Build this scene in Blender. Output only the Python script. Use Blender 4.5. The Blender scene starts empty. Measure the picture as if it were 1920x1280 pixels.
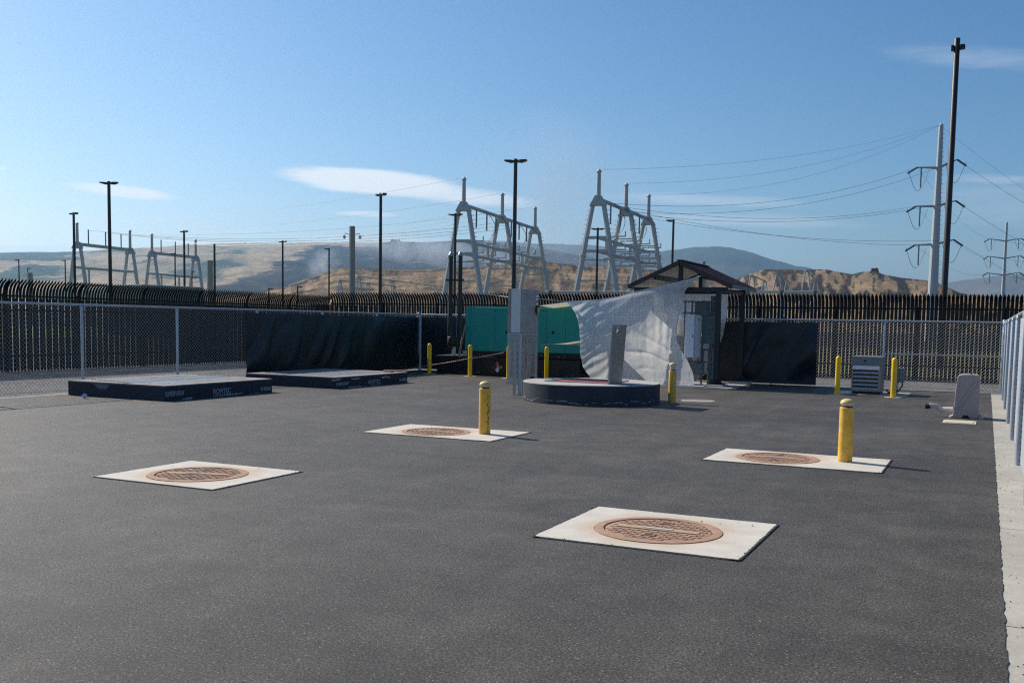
import bpy, math, random
from mathutils import Vector, noise as mn, Matrix
random.seed(7)
sc = bpy.context.scene
COL = sc.collection
R = math.radians
V = Vector

# ------------------------------------------------------------------ camera
F, YAW, PIT, ROL, CYP, EYE = 1869.6, .4421, -.0806, .0170, 756.0, 1.60
_fh = V((-math.sin(YAW), math.cos(YAW), 0)); _rt = V((math.cos(YAW), math.sin(YAW), 0)); _z = V((0, 0, 1))
_cp, _sp, _cr, _sr = math.cos(PIT), math.sin(PIT), math.cos(ROL), math.sin(ROL)
FWD = _fh*_cp + _z*_sp; _up = -_fh*_sp + _z*_cp
RGT = _rt*_cr + _up*_sr; UPV = -_rt*_sr + _up*_cr
CAM = V((0, 0, EYE))
cd = bpy.data.cameras.new("camera"); cam = bpy.data.objects.new("camera", cd); COL.objects.link(cam)
cd.sensor_width = 36; cd.lens = F/1920*36; cd.shift_y = (CYP-640)/1920
cd.clip_start = .1; cd.clip_end = 60000
m = Matrix((RGT, UPV, -FWD)).transposed().to_4x4(); m.translation = CAM
cam.matrix_world = m
sc.camera = cam

def ray(x, y): return FWD + RGT*((x-960)/F) - UPV*((y-CYP)/F)
def onZ(x, y, z=0): d = ray(x, y); return CAM + d*((z-EYE)/d.z)
def onY(x, y, Y): d = ray(x, y); return CAM + d*(Y/d.y)
def onX(x, y, X): d = ray(x, y); return CAM + d*(X/d.x)
def atD(x, y, D): return CAM + ray(x, y)*D

# ------------------------------------------------------------------ sun, sky, exposure
EL, = (R(38.5),)
TOSUN = V((-.965*math.cos(EL), .262*math.cos(EL), math.sin(EL))).normalized()
sd = bpy.data.lights.new("sun", 'SUN'); sd.energy = 4.95; sd.angle = R(.5); sd.color = (1, .925, .81)
so = bpy.data.objects.new("sun", sd); COL.objects.link(so)
so.rotation_euler = TOSUN.to_track_quat('Z', 'Y').to_euler()
sc.view_settings.view_transform = 'Standard'; sc.view_settings.look = 'None'
sc.view_settings.exposure = .12; sc.view_settings.gamma = 1
SKY = .117
wd = bpy.data.worlds.new("World"); sc.world = wd; wd.use_nodes = True
nt = wd.node_tree; nt.nodes.clear()
def N(t, typ, **k):
    n = t.nodes.new(typ)
    for a, b in k.items(): setattr(n, a, b)
    return n
def setin(n, d):
    for a, b in d.items(): n.inputs[a].default_value = b
    return n
sky = N(nt, 'ShaderNodeTexSky', sky_type='NISHITA', sun_disc=False, sun_elevation=EL,
        sun_rotation=math.atan2(TOSUN.x, TOSUN.y), air_density=1.0, dust_density=.6, ozone_density=3.5, altitude=100)
bg = N(nt, 'ShaderNodeBackground'); bg.inputs['Strength'].default_value = SKY
out = N(nt, 'ShaderNodeOutputWorld'); nt.links.new(bg.outputs[0], out.inputs[0])
tc = N(nt, 'ShaderNodeTexCoord')
def vmath(op, a, b):
    n = N(nt, 'ShaderNodeVectorMath', operation=op)
    for i, q in enumerate((a, b)):
        if q is None: continue
        if isinstance(q, (tuple, Vector)): n.inputs[i].default_value = tuple(q)
        else: nt.links.new(q, n.inputs[i])
    return n
def fm(op, a, b=None, c=None, clamp=False, t=None):
    t = t or nt
    n = N(t, 'ShaderNodeMath', operation=op, use_clamp=clamp)
    for i, q in enumerate((a, b, c)):
        if q is None: continue
        if isinstance(q, (int, float)): n.inputs[i].default_value = q
        else: t.links.new(q, n.inputs[i])
    return n.outputs[0]
mp = N(nt, 'ShaderNodeMapping'); mp.inputs['Scale'].default_value = (14, 14, 90)
nt.links.new(tc.outputs['Generated'], mp.inputs[0])
nz = setin(N(nt, 'ShaderNodeTexNoise'), {'Scale': 1.3, 'Detail': 9.0, 'Roughness': .68, 'Distortion': .6}); nt.links.new(mp.outputs[0], nz.inputs[0])
# deeper, cyan-leaning blue away from the sun: per-channel contrast of the clear sky
_sp = N(nt, 'ShaderNodeSeparateColor'); nt.links.new(sky.outputs[0], _sp.inputs[0]); _cb = N(nt, 'ShaderNodeCombineColor')
for _i, (_g, _k) in enumerate(((1.55, 1.06), (1.26, .89), (1.12, .87))):
    _x = fm('MULTIPLY', _sp.outputs[_i], .1217); _x = fm('POWER', _x, _g); nt.links.new(fm('MULTIPLY', _x, _k/.1217), _cb.inputs[_i])
cur = _cb.outputs[0]
def cloud(x, y, hw, hh, tilt, dens, sharp=1.2, wob=.5, skew=0.0):
    """thin high cloud: a soft ellipse fixed in the sky around one compass direction"""
    global cur
    c = ray(x, y).normalized()
    a = (RGT*math.cos(tilt) - UPV*math.sin(tilt)); a = (a - c*a.dot(c)).normalized()
    b = c.cross(a).normalized()
    if b.z < 0: b = -b
    D = tc.outputs['Generated']
    u = vmath('DOT_PRODUCT', D, a/(hw/F)).outputs['Value']
    v = vmath('DOT_PRODUCT', D, b/(hh/F)).outputs['Value']
    if skew: v = fm('ADD', v, fm('MULTIPLY', fm('MULTIPLY', u, u), skew))
    r2 = fm('ADD', fm('MULTIPLY', u, u), fm('MULTIPLY', v, v))
    w = fm('MULTIPLY', fm('SUBTRACT', nz.outputs[0], .5), wob*2)
    s = fm('MULTIPLY', fm('SUBTRACT', fm('SUBTRACT', 1.0, r2), w), sharp, clamp=True)
    s = fm('MULTIPLY', fm('MULTIPLY', s, s), fm('SUBTRACT', 3.0, fm('MULTIPLY', s, 2.0)))
    front = fm('GREATER_THAN', vmath('DOT_PRODUCT', D, c).outputs['Value'], 0)
    s = fm('MULTIPLY', fm('MULTIPLY', s, dens), front)
    mx = N(nt, 'ShaderNodeMix', data_type='RGBA'); nt.links.new(s, mx.inputs[0]); nt.links.new(cur, mx.inputs[6])
    mx.inputs[7].default_value = (7.4, 7.7, 8.0, 1)
    cur = mx.outputs[2]
cloud(695, 341, 180, 26, .085, 1.0, 1.5, .42, -.15)
cloud(845, 364, 190, 20, .12, .9, .9, .5)
cloud(232, 359, 100, 13, .11, .95, 1.1, .5)
cloud(685, 401, 70, 6.5, .03, .7, 1.0, .35)
cloud(60, 468, 190, 9, .0, .7, 1.2, .7)
cloud(1320, 375, 220, 13, .04, .30, .8, .7)
cloud(1840, 108, 190, 22, .06, .22, .7, .8)
cloud(1905, 385, 190, 55, .05, .20, .7, .9)
cloud(1860, 335, 90, 10, .02, .25, .8, .6)
cloud(1380, 412, 260, 16, .03, .28, .8, .8)
cloud(690, 449, 170, 9, .01, .6, 1.0, .7)
cloud(-10, 316, 28, 4, 0, .6)
nt.links.new(cur, bg.inputs['Color'])
CYC = sc.cycles
CYC.volume_bounces = 0; CYC.max_bounces = 8; CYC.diffuse_bounces = 3; CYC.transparent_max_bounces = 24
CYC.use_denoising = False; CYC.sample_clamp_indirect = 2.0; CYC.sample_clamp_direct = 12.0; CYC.filter_width = 1.2
CYC.volume_step_rate = 4; CYC.volume_max_steps = 96

# ------------------------------------------------------------------ helpers
class MB:
    def __init__(s): s.v = []; s.f = []
    def add(s, vs, fs):
        o = len(s.v); s.v += [tuple(q) for q in vs]; s.f += [tuple(i+o for i in f) for f in fs]; return s
    def box(s, a, b):
        x0, y0, z0 = a; x1, y1, z1 = b
        return s.add([(x0,y0,z0),(x1,y0,z0),(x1,y1,z0),(x0,y1,z0),(x0,y0,z1),(x1,y0,z1),(x1,y1,z1),(x0,y1,z1)],
                     [(0,3,2,1),(4,5,6,7),(0,1,5,4),(1,2,6,5),(2,3,7,6),(3,0,4,7)])
    def bar(s, p, q, w, h=None, up=(0,0,1), w2=None):
        p, q = V(p), V(q); h = h or w; d = (q-p).normalized(); u = V(up)
        if abs(d.dot(u)) > .98: u = V((1,0,0))
        a = d.cross(u).normalized(); b = a.cross(d).normalized(); k = (w2/w) if w2 else 1
        vs = []
        for c, r in ((p, 1), (q, k)):
            for i, j in ((-1,-1),(1,-1),(1,1),(-1,1)): vs.append(c + a*(i*w/2*r) + b*(j*h/2*r))
        return s.add(vs, [(0,1,2,3),(7,6,5,4),(0,4,5,1),(1,5,6,2),(2,6,7,3),(3,7,4,0)])
    def tube(s, pts, r, n=8, r2=None, cap=True):
        pts = [V(p) for p in pts]; m_ = len(pts); vs = []; fs = []; prev = None
        for i, p in enumerate(pts):
            d = (pts[min(i+1, m_-1)] - pts[max(i-1, 0)]).normalized()
            if prev is None:
                u = V((0,0,1)) if abs(d.z) < .9 else V((1,0,0)); a = d.cross(u).normalized()
            else: a = (prev - d*prev.dot(d)).normalized()
            prev = a; b = d.cross(a)
            rr = r if r2 is None else r + (r2-r)*i/(m_-1)
            for k in range(n):
                t = 2*math.pi*k/n; vs.append(p + a*(math.cos(t)*rr) + b*(math.sin(t)*rr))
        for i in range(m_-1):
            for k in range(n):
                k2 = (k+1) % n; fs.append((i*n+k, i*n+k2, (i+1)*n+k2, (i+1)*n+k))
        if cap: fs.append(tuple(range(n-1, -1, -1))); fs.append(tuple((m_-1)*n+k for k in range(n)))
        return s.add(vs, fs)
    def lathe(s, prof, c=(0,0,0), n=32):
        vs = []; fs = []; c = V(c)
        for r, z in prof:
            for k in range(n):
                t = 2*math.pi*k/n; vs.append(c + V((r*math.cos(t), r*math.sin(t), z)))
        for i in range(len(prof)-1):
            for k in range(n):
                k2 = (k+1) % n; fs.append((i*n+k, i*n+k2, (i+1)*n+k2, (i+1)*n+k))
        if prof[0][0] > 1e-6: fs.append(tuple(range(n-1, -1, -1)))
        if prof[-1][0] > 1e-6: fs.append(tuple((len(prof)-1)*n+k for k in range(n)))
        return s.add(vs, fs)
    def prism(s, poly, ax, a, b):
        """polygon in the plane across axis ax, from a to b"""
        n = len(poly)
        def P(q, t): return (t, q[0], q[1]) if ax == 0 else (q[0], t, q[1]) if ax == 1 else (q[0], q[1], t)
        vs = [P(q, a) for q in poly] + [P(q, b) for q in poly]
        fs = [tuple(range(n)), tuple(range(2*n-1, n-1, -1))] + [((i+1) % n, i, n+i, n+(i+1) % n) for i in range(n)]
        return s.add(vs, fs)
    def obj(s, name, mat, parent=None, smooth=None, bevel=0, fix=True):
        me = bpy.data.meshes.new(name); me.from_pydata(s.v, [], s.f)
        if fix:
            import bmesh
            bm = bmesh.new(); bm.from_mesh(me); bmesh.ops.recalc_face_normals(bm, faces=bm.faces); bm.to_mesh(me); bm.free()
        if mat: me.materials.append(mat)
        o = bpy.data.objects.new(name, me); COL.objects.link(o)
        if smooth is not None:
            me.shade_smooth(); me.set_sharp_from_angle(angle=R(smooth))
        if bevel:
            b = o.modifiers.new("bevel", 'BEVEL'); b.width = bevel; b.segments = 2; b.limit_method = 'ANGLE'; b.angle_limit = R(40)
        if parent:
            P = V((0,0,0)); q_ = parent
            while q_: P += q_.location; q_ = q_.parent
            o.parent = parent; o.matrix_parent_inverse = Matrix.Identity(4) if parent.parent else Matrix.Translation(-parent.location)
        return o

def tag(o, label=None, cat=None, group=None, kind=None):
    if label: o['label'] = label
    if cat: o['category'] = cat
    if group: o['group'] = group
    if kind: o['kind'] = kind
    return o
def thing(name, label, cat, loc=(0,0,0), group=None):
    o = bpy.data.objects.new(name, None); o.empty_display_size = .2; COL.objects.link(o); o.location = loc
    return tag(o, label, cat, group)
def dup(root, loc, label, rot=0, scale=1):
    r = root.copy(); COL.objects.link(r); r.location = loc; r.rotation_euler = (0,0,rot); r.scale = (scale,)*3; r['label'] = label
    for ch in list(root.children):
        c = ch.copy(); COL.objects.link(c); c.parent = r
        for g in ch.children:
            d = g.copy(); COL.objects.link(d); d.parent = c
    return r

def mat(name, col, rough=.6, metal=0, var=.0, vscale=6, bump=0, bscale=60, spec=.5, dark=None, dirt=0):
    mt = bpy.data.materials.new(name); mt.use_nodes = True; t = mt.node_tree; p = t.nodes['Principled BSDF']
    setin(p, {'Base Color': (*col, 1), 'Roughness': rough, 'Metallic': metal, 'Specular IOR Level': spec})
    tcn = N(t, 'ShaderNodeNewGeometry')
    if var:
        n = setin(N(t, 'ShaderNodeTexNoise'), {'Scale': vscale, 'Detail': 6.0, 'Roughness': .65}); t.links.new(tcn.outputs['Position'], n.inputs[0])
        cr = N(t, 'ShaderNodeValToRGB'); t.links.new(n.outputs[0], cr.inputs[0])
        d = dark or tuple(c*(1-var) for c in col)
        cr.color_ramp.elements[0].position = .32; cr.color_ramp.elements[0].color = (*d, 1)
        cr.color_ramp.elements[1].position = .68; cr.color_ramp.elements[1].color = (*[min(1, c*(1+var*.5)) for c in col], 1)
        t.links.new(cr.outputs[0], p.inputs['Base Color'])
        rr = N(t, 'ShaderNodeMapRange'); setin(rr, {'To Min': max(.02, rough-.12), 'To Max': min(1, rough+.12)})
        t.links.new(n.outputs[0], rr.inputs[0]); t.links.new(rr.outputs[0], p.inputs['Roughness'])
    if bump:
        n2 = setin(N(t, 'ShaderNodeTexNoise'), {'Scale': bscale, 'Detail': 4.0}); t.links.new(tcn.outputs['Position'], n2.inputs[0])
        b = setin(N(t, 'ShaderNodeBump'), {'Strength': bump, 'Distance': .01}); t.links.new(n2.outputs[0], b.inputs['Height']); t.links.new(b.outputs[0], p.inputs['Normal'])
    return mt

def ground_mat(name, c0, c1, big=.25, fine=90, speck=None, rough=.9, bump=.5, bdist=.01, bigamt=.35, specamt=.3, speckscale=60, streak=None, fr=(.3,.7), fd=3.0, fro=.7, lanes=False):
    mt = bpy.data.materials.new(name); mt.use_nodes = True; t = mt.node_tree; p = t.nodes['Principled BSDF']
    g = N(t, 'ShaderNodeNewGeometry'); P = g.outputs['Position']
    nf = setin(N(t, 'ShaderNodeTexNoise'), {'Scale': fine, 'Detail': fd, 'Roughness': fro}); t.links.new(P, nf.inputs[0])
    nb = setin(N(t, 'ShaderNodeTexNoise'), {'Scale': big, 'Detail': 5.0, 'Roughness': .6, 'Distortion': .4})
    src = P
    if streak:
        mpn = N(t, 'ShaderNodeMapping'); mpn.inputs['Scale'].default_value = streak; t.links.new(P, mpn.inputs[0]); src = mpn.outputs[0]
    t.links.new(src, nb.inputs[0])
    nm = setin(N(t, 'ShaderNodeTexNoise'), {'Scale': 2.2, 'Detail': 5.0, 'Roughness': .7}); t.links.new(P, nm.inputs[0])
    mx = N(t, 'ShaderNodeMix', data_type='RGBA'); mx.inputs[6].default_value = (*c0, 1); mx.inputs[7].default_value = (*c1, 1)
    rmp = N(t, 'ShaderNodeMapRange'); setin(rmp, {'From Min': fr[0], 'From Max': fr[1]}); t.links.new(nf.outputs[0], rmp.inputs[0]); t.links.new(rmp.outputs[0], mx.inputs[0])
    br = N(t, 'ShaderNodeMapRange'); setin(br, {'From Min': .3, 'From Max': .7, 'To Min': 1-bigamt, 'To Max': 1+bigamt}); t.links.new(nb.outputs[0], br.inputs[0])
    br2 = N(t, 'ShaderNodeMapRange'); setin(br2, {'From Min': .36, 'From Max': .64, 'To Min': 1-bigamt*.8, 'To Max': 1+bigamt*.8}); t.links.new(nm.outputs[0], br2.inputs[0])
    k = fm('MULTIPLY', br.outputs[0], br2.outputs[0], t=t)
    if lanes:      # roller lanes and dusty scuffs worn into the paving
        m2 = N(t, 'ShaderNodeMapping'); m2.inputs['Scale'].default_value = (3.2, .22, 1); m2.inputs['Rotation'].default_value = (0,0,.18); t.links.new(P, m2.inputs[0])
        n4 = setin(N(t, 'ShaderNodeTexNoise'), {'Scale': .55, 'Detail': 6.0, 'Roughness': .62}); t.links.new(m2.outputs[0], n4.inputs[0])
        l1 = N(t, 'ShaderNodeMapRange'); setin(l1, {'From Min': .36, 'From Max': .64, 'To Min': .86, 'To Max': 1.14}); t.links.new(n4.outputs[0], l1.inputs[0])
        m3 = N(t, 'ShaderNodeMapping'); m3.inputs['Scale'].default_value = (1.1, 3.0, 1); m3.inputs['Rotation'].default_value = (0,0,-.35); t.links.new(P, m3.inputs[0])
        n5 = setin(N(t, 'ShaderNodeTexNoise'), {'Scale': .9, 'Detail': 7.0, 'Roughness': .7}); t.links.new(m3.outputs[0], n5.inputs[0])
        l2 = N(t, 'ShaderNodeMapRange'); setin(l2, {'From Min': .60, 'From Max': .72, 'To Min': 1.0, 'To Max': 1.35}); t.links.new(n5.outputs[0], l2.inputs[0])
        k = fm('MULTIPLY', k, fm('MULTIPLY', l1.outputs[0], l2.outputs[0], t=t), t=t)
    sc_ = N(t, 'ShaderNodeVectorMath', operation='SCALE'); t.links.new(mx.outputs[2], sc_.inputs[0]); t.links.new(k, sc_.inputs['Scale'])
    col = sc_.outputs[0]
    if speck:
        vo = setin(N(t, 'ShaderNodeTexVoronoi'), {'Scale': speckscale}); t.links.new(P, vo.inputs[0])
        sp = N(t, 'ShaderNodeSeparateColor'); t.links.new(vo.outputs['Color'], sp.inputs[0])
        hit = fm('MULTIPLY', fm('GREATER_THAN', sp.outputs[0], 1-specamt, t=t), fm('LESS_THAN', vo.outputs['Distance'], .45, t=t), t=t)
        mx2 = N(t, 'ShaderNodeMix', data_type='RGBA'); t.links.new(fm('MULTIPLY', hit, sp.outputs[1], t=t), mx2.inputs[0]); t.links.new(col, mx2.inputs[6]); mx2.inputs[7].default_value = (*speck, 1); col = mx2.outputs[2]
    t.links.new(col, p.inputs['Base Color'])
    setin(p, {'Roughness': rough, 'Specular IOR Level': .4})
    b = setin(N(t, 'ShaderNodeBump'), {'Strength': bump, 'Distance': bdist}); t.links.new(nf.outputs[0], b.inputs['Height']); t.links.new(b.outputs[0], p.inputs['Normal'])
    return mt

M = {}
M['asphalt'] = ground_mat('asphalt', (.004,.0036,.0032), (.200,.172,.138), big=.32, fine=62, speck=(.36,.34,.31), rough=.60, bump=1.0, bdist=.012, bigamt=.30, specamt=.09, speckscale=105, streak=(.6,1.4,1), lanes=True, fr=(.40,.66), fd=6.0, fro=.85)
M['gravel'] = ground_mat('gravel', (.045,.044,.044), (.24,.235,.225), big=.5, fine=22, speck=(.5,.48,.45), rough=.95, bump=1.0, bdist=.04, bigamt=.25, specamt=.4, speckscale=24)
M['dirt'] = ground_mat('dirt', (.045,.04,.032), (.09,.08,.062), big=.02, fine=2, rough=.95, bump=.4, bdist=.05, bigamt=.3)
M['grass'] = ground_mat('grass', (.08,.12,.03), (.24,.27,.09), big=.12, fine=7, rough=.9, bump=.6, bdist=.1, bigamt=.35)
M['drygrass'] = ground_mat('dry_grass', (.13,.115,.05), (.27,.22,.11), big=.1, fine=6, rough=.95, bump=.6, bdist=.1, bigamt=.3)
M['curb'] = ground_mat('kerb_concrete', (.38,.355,.305), (.48,.45,.39), big=.7, fine=40, speck=(.3,.28,.25), rough=.9, bump=.2, bdist=.003, bigamt=.12, specamt=.02, speckscale=24)
M['conc'] = mat('concrete', (.44,.42,.385), .88, 0, .14, 3, .25, 80)
M['conc_top'] = mat('vault_top', (.36,.315,.285), .9, 0, .18, 4, .25, 70)
M['navy_dusty'] = mat('dusty_navy_coating', (.042,.050,.066), .8, 0, .25, 4, .5, 60, dark=(.020,.027,.040))
M['navy'] = mat('navy_coating', (.017,.026,.044), .72, 0, .28, 5, .5, 60, dark=(.011,.017,.028))
M['white_paint'] = mat('white_paint', (.42,.45,.50), .8)
M['galv'] = mat('galvanized_steel', (.46,.49,.53), .42, .55, .12, 9)
M['wire'] = mat('wire', (.30,.32,.34), .6, 0, spec=.25)
M['black_steel'] = mat('black_steel', (.0035,.0036,.004), .30, 0, 0, spec=.32)
M['dark_pole'] = mat('dark_pole', (.018,.017,.017), .4)
M['bronze_pole'] = mat('bronze_pole', (.020,.013,.013), .5, 0, .15, 3)
M['yellow'] = mat('yellow_paint', (.95,.53,.075), .55, 0, .10, 8, dark=(.62,.36,.05))
M['yellow_sleeve'] = mat('yellow_sleeve', (.95,.58,.010), .42, 0, .05, 6)
M['cap'] = mat('cream_cap', (.78,.56,.22), .5)
M['lens'] = mat('lens', (.55,.6,.62), .15)
M['black'] = mat('black_rubber', (.012,.012,.013), .6)
M['blackgloss'] = mat('black_tank', (.009,.0095,.011), .35, 0, .2, 3)
M['rust'] = mat('rusty_iron', (.45,.28,.185), .85, 0, .18, 14, .3, 120, dark=(.32,.19,.125))
M['rust_dark'] = mat('rust_recess', (.09,.055,.042), .9)
M['alu'] = mat('aluminium', (.55,.56,.58), .38, .8, .1, 8)
M['alu_dull'] = mat('dull_aluminium', (.34,.315,.29), .55, .4, .18, 5)
M['steel'] = mat('stainless', (.42,.415,.41), .48, .55, .12, 2)
M['teal'] = mat('teal_paint', (.004,.30,.245), .42, 0, .06, 2)
M['screen'] = mat('screen_fabric', (.006,.011,.018), .46, 0, .35, 1.3, spec=.6)
M['bluegray'] = mat('bluegray_enclosure', (.115,.155,.165), .5, 0, .1, 4)
M['greybox'] = mat('grey_enclosure', (.20,.22,.235), .45, 0, .1, 5)
M['white_box'] = mat('white_enclosure', (.82,.84,.88), .4, 0, .05, 5)
M['brown'] = mat('brown_trim', (.055,.026,.027), .45, 0, .1, 4)
M['roof'] = mat('brown_roof', (.085,.035,.030), .5, 0, .12, 4)
M['soffit'] = mat('pale_soffit', (.80,.78,.70), .6)
M['slate'] = mat('slate_frame', (.009,.013,.018), .4)
M['gsteel'] = mat('pale_grey_steel', (.47,.48,.48), .55, .1, .08, .3)
M['pconc'] = mat('pole_concrete', (.32,.31,.28), .85, 0, .1, 2)
M['insul'] = mat('insulator', (.10,.12,.13), .35)
M['cable'] = mat('cable', (.09,.10,.11), .5)
M['plastic'] = mat('tan_plastic', (.40,.345,.345), .55, 0, .06, 8, .2, 150)
M['beige'] = mat('beige_lid', (.62,.55,.40), .7, 0, .08, 8)
M['whitepvc'] = mat('white_pvc', (.72,.62,.56), .4)
M['rack'] = mat('rack_steel', (.17,.20,.21), .5, .2, .1, 6)
M['redp'] = mat('red_paint', (.42,.05,.025), .6)
M['rope'] = mat('rope', (.40,.26,.21), .9)
M['rope_white'] = mat('white_rope', (.62,.62,.6), .8)
M['cream'] = mat('cream_cloth', (.62,.56,.42), .85)
M['darkrock'] = mat('dark_rock', (.05,.045,.05), .95, 0, .3, .2)
# stainless with vertical brushed bands
_t = M['steel'].node_tree; _g = N(_t, 'ShaderNodeNewGeometry'); _m = N(_t, 'ShaderNodeMapping'); _m.inputs['Scale'].default_value = (5.5,5.5,.35); _t.links.new(_g.outputs['Position'], _m.inputs[0])
_n = setin(N(_t, 'ShaderNodeTexNoise'), {'Scale': 1.0, 'Detail': 3.0}); _t.links.new(_m.outputs[0], _n.inputs[0])
_b = setin(N(_t, 'ShaderNodeBump'), {'Strength': .6, 'Distance': .05}); _t.links.new(_n.outputs[0], _b.inputs['Height']); _t.links.new(_b.outputs[0], _t.nodes['Principled BSDF'].inputs['Normal'])
_t.nodes['Principled BSDF'].inputs['Metallic'].default_value = .85
# perforated sheet
def perf():
    mt = mat('perforated_sheet', (.42,.42,.42), .4, .8); t = mt.node_tree; p = t.nodes['Principled BSDF']
    g = N(t, 'ShaderNodeNewGeometry'); mpn = N(t, 'ShaderNodeMapping'); mpn.inputs['Scale'].default_value = (38,38,38); t.links.new(g.outputs['Position'], mpn.inputs[0])
    s = N(t, 'ShaderNodeSeparateXYZ'); t.links.new(mpn.outputs[0], s.inputs[0])
    a = fm('ADD', s.outputs[0], s.outputs[1], t=t)
    fx = fm('SUBTRACT', fm('FRACT', a, t=t), .5, t=t); fz = fm('SUBTRACT', fm('FRACT', s.outputs[2], t=t), .5, t=t)
    r2 = fm('ADD', fm('MULTIPLY', fx, fx, t=t), fm('MULTIPLY', fz, fz, t=t), t=t)
    al = fm('GREATER_THAN', r2, .10, t=t); t.links.new(al, p.inputs['Alpha'])
    return mt
M['perf'] = perf()
def cloth_mat(name, col, tr=.35, alpha=.86, sc_=220):
    mt = bpy.data.materials.new(name); mt.use_nodes = True; t = mt.node_tree; t.nodes.clear()
    g = N(t, 'ShaderNodeNewGeometry')
    n = setin(N(t, 'ShaderNodeTexNoise'), {'Scale': 5.0, 'Detail': 8.0, 'Roughness': .75}); t.links.new(g.outputs['Position'], n.inputs[0])
    mpn = N(t, 'ShaderNodeMapping'); mpn.inputs['Scale'].default_value = (40, 40, 3); t.links.new(g.outputs['Position'], mpn.inputs[0])
    n2 = setin(N(t, 'ShaderNodeTexNoise'), {'Scale': 1.6, 'Detail': 3.0}); t.links.new(mpn.outputs[0], n2.inputs[0])
    k = fm('ADD', fm('MULTIPLY', n.outputs[0], .35, t=t), fm('MULTIPLY', n2.outputs[0], .45, t=t), t=t)
    k = fm('ADD', k, .62, t=t)
    rgb = N(t, 'ShaderNodeVectorMath', operation='SCALE'); rgb.inputs[0].default_value = col; t.links.new(k, rgb.inputs['Scale'])
    d = N(t, 'ShaderNodeBsdfDiffuse'); tl = N(t, 'ShaderNodeBsdfTranslucent'); tp = N(t, 'ShaderNodeBsdfTransparent')
    t.links.new(rgb.outputs[0], d.inputs[0]); t.links.new(rgb.outputs[0], tl.inputs[0])
    a = N(t, 'ShaderNodeMixShader'); a.inputs[0].default_value = tr; t.links.new(d.outputs[0], a.inputs[1]); t.links.new(tl.outputs[0], a.inputs[2])
    b = N(t, 'ShaderNodeMixShader'); b.inputs[0].default_value = 1-alpha; t.links.new(a.outputs[0], b.inputs[1]); t.links.new(tp.outputs[0], b.inputs[2])
    o = N(t, 'ShaderNodeOutputMaterial'); t.links.new(b.outputs[0], o.inputs[0])
    return mt
M['shade'] = cloth_mat('silver_shade_cloth', (.88,.89,.91), .52, .85)
M['sail'] = cloth_mat('cream_sail', (.70,.64,.50), .4, .97)

def grime(mt, h=.10, col=(.30,.20,.07)):
    t = mt.node_tree; p = t.nodes['Principled BSDF']; src = p.inputs['Base Color'].links[0].from_socket
    g = N(t, 'ShaderNodeNewGeometry'); s = N(t, 'ShaderNodeSeparateXYZ'); t.links.new(g.outputs['Position'], s.inputs[0])
    n = setin(N(t, 'ShaderNodeTexNoise'), {'Scale': 28.0, 'Detail': 6.0, 'Roughness': .75}); t.links.new(g.outputs['Position'], n.inputs[0])
    lo = N(t, 'ShaderNodeMapRange'); setin(lo, {'From Min': 0, 'From Max': h, 'To Min': .32, 'To Max': 0}); t.links.new(s.outputs[2], lo.inputs[0])
    k = fm('MULTIPLY', fm('SUBTRACT', fm('ADD', n.outputs[0], lo.outputs[0], t=t), .66, t=t), 7, clamp=True, t=t)
    mx = N(t, 'ShaderNodeMix', data_type='RGBA'); t.links.new(fm('MULTIPLY', k, .55, t=t), mx.inputs[0]); t.links.new(src, mx.inputs[6]); mx.inputs[7].default_value = (*col, 1); t.links.new(mx.outputs[2], p.inputs['Base Color'])
grime(M['yellow']); grime(M['yellow_sleeve'], .08)
def slab_mat():
    """pale concrete with a rust stain bleeding out round the iron cover (object space)"""
    mt = mat('pad_concrete', (.63,.58,.50), .85, 0, .12, 3, .25, 90); t = mt.node_tree; p = t.nodes['Principled BSDF']
    src = p.inputs['Base Color'].links[0].from_socket
    tcn = N(t, 'ShaderNodeTexCoord'); ln = N(t, 'ShaderNodeVectorMath', operation='LENGTH')
    n = setin(N(t, 'ShaderNodeTexNoise'), {'Scale': 3.0, 'Detail': 5.0}); t.links.new(tcn.outputs['Object'], n.inputs[0])
    t.links.new(tcn.outputs['Object'], ln.inputs[0])
    r = fm('ADD', ln.outputs['Value'], fm('MULTIPLY', fm('SUBTRACT', n.outputs[0], .5, t=t), .5, t=t), t=t)
    mr = N(t, 'ShaderNodeMapRange'); setin(mr, {'From Min': .45, 'From Max': .68, 'To Min': .5, 'To Max': 0}); t.links.new(r, mr.inputs[0])
    mx = N(t, 'ShaderNodeMix', data_type='RGBA'); t.links.new(mr.outputs[0], mx.inputs[0]); t.links.new(src, mx.inputs[6]); mx.inputs[7].default_value = (.52,.33,.17,1)
    t.links.new(mx.outputs[2], p.inputs['Base Color'])
    return mt
M['pad'] = slab_mat()

# ------------------------------------------------------------------ terrain and ground sheets
def sheet(name, mt, x0, x1, y0, y1, z, kind='structure', label=None):
    o = MB().add([(x0,y0,z),(x1,y0,z),(x1,y1,z),(x0,y1,z)], [(0,1,2,3)]).obj(name, mt, fix=False)
    o['kind'] = kind
    if label: o['label'] = label
    return o
sheet('ground', M['dirt'], -30000, 30000, -30000, 30000, -.10)
sheet('gravel_ground', M['gravel'], -26, 12, -14, 36, -.03)
M['darkgravel'] = ground_mat('dark_gravel', (.03,.03,.03), (.11,.108,.10), big=.3, fine=9, rough=.95, bump=.6, bdist=.03)
sheet('dark_gravel', M['darkgravel'], -170, 60, -20, 120, -.06)
sheet('grass', M['grass'], -125, -58, 20, 130, -.02, 'stuff', 'green grass strip beyond the black picket fence')
sheet('dry_grass', M['drygrass'], -34, 60, 36.5, 88, -.016, 'stuff', 'dry yellow grass beyond the back picket fence')
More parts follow.
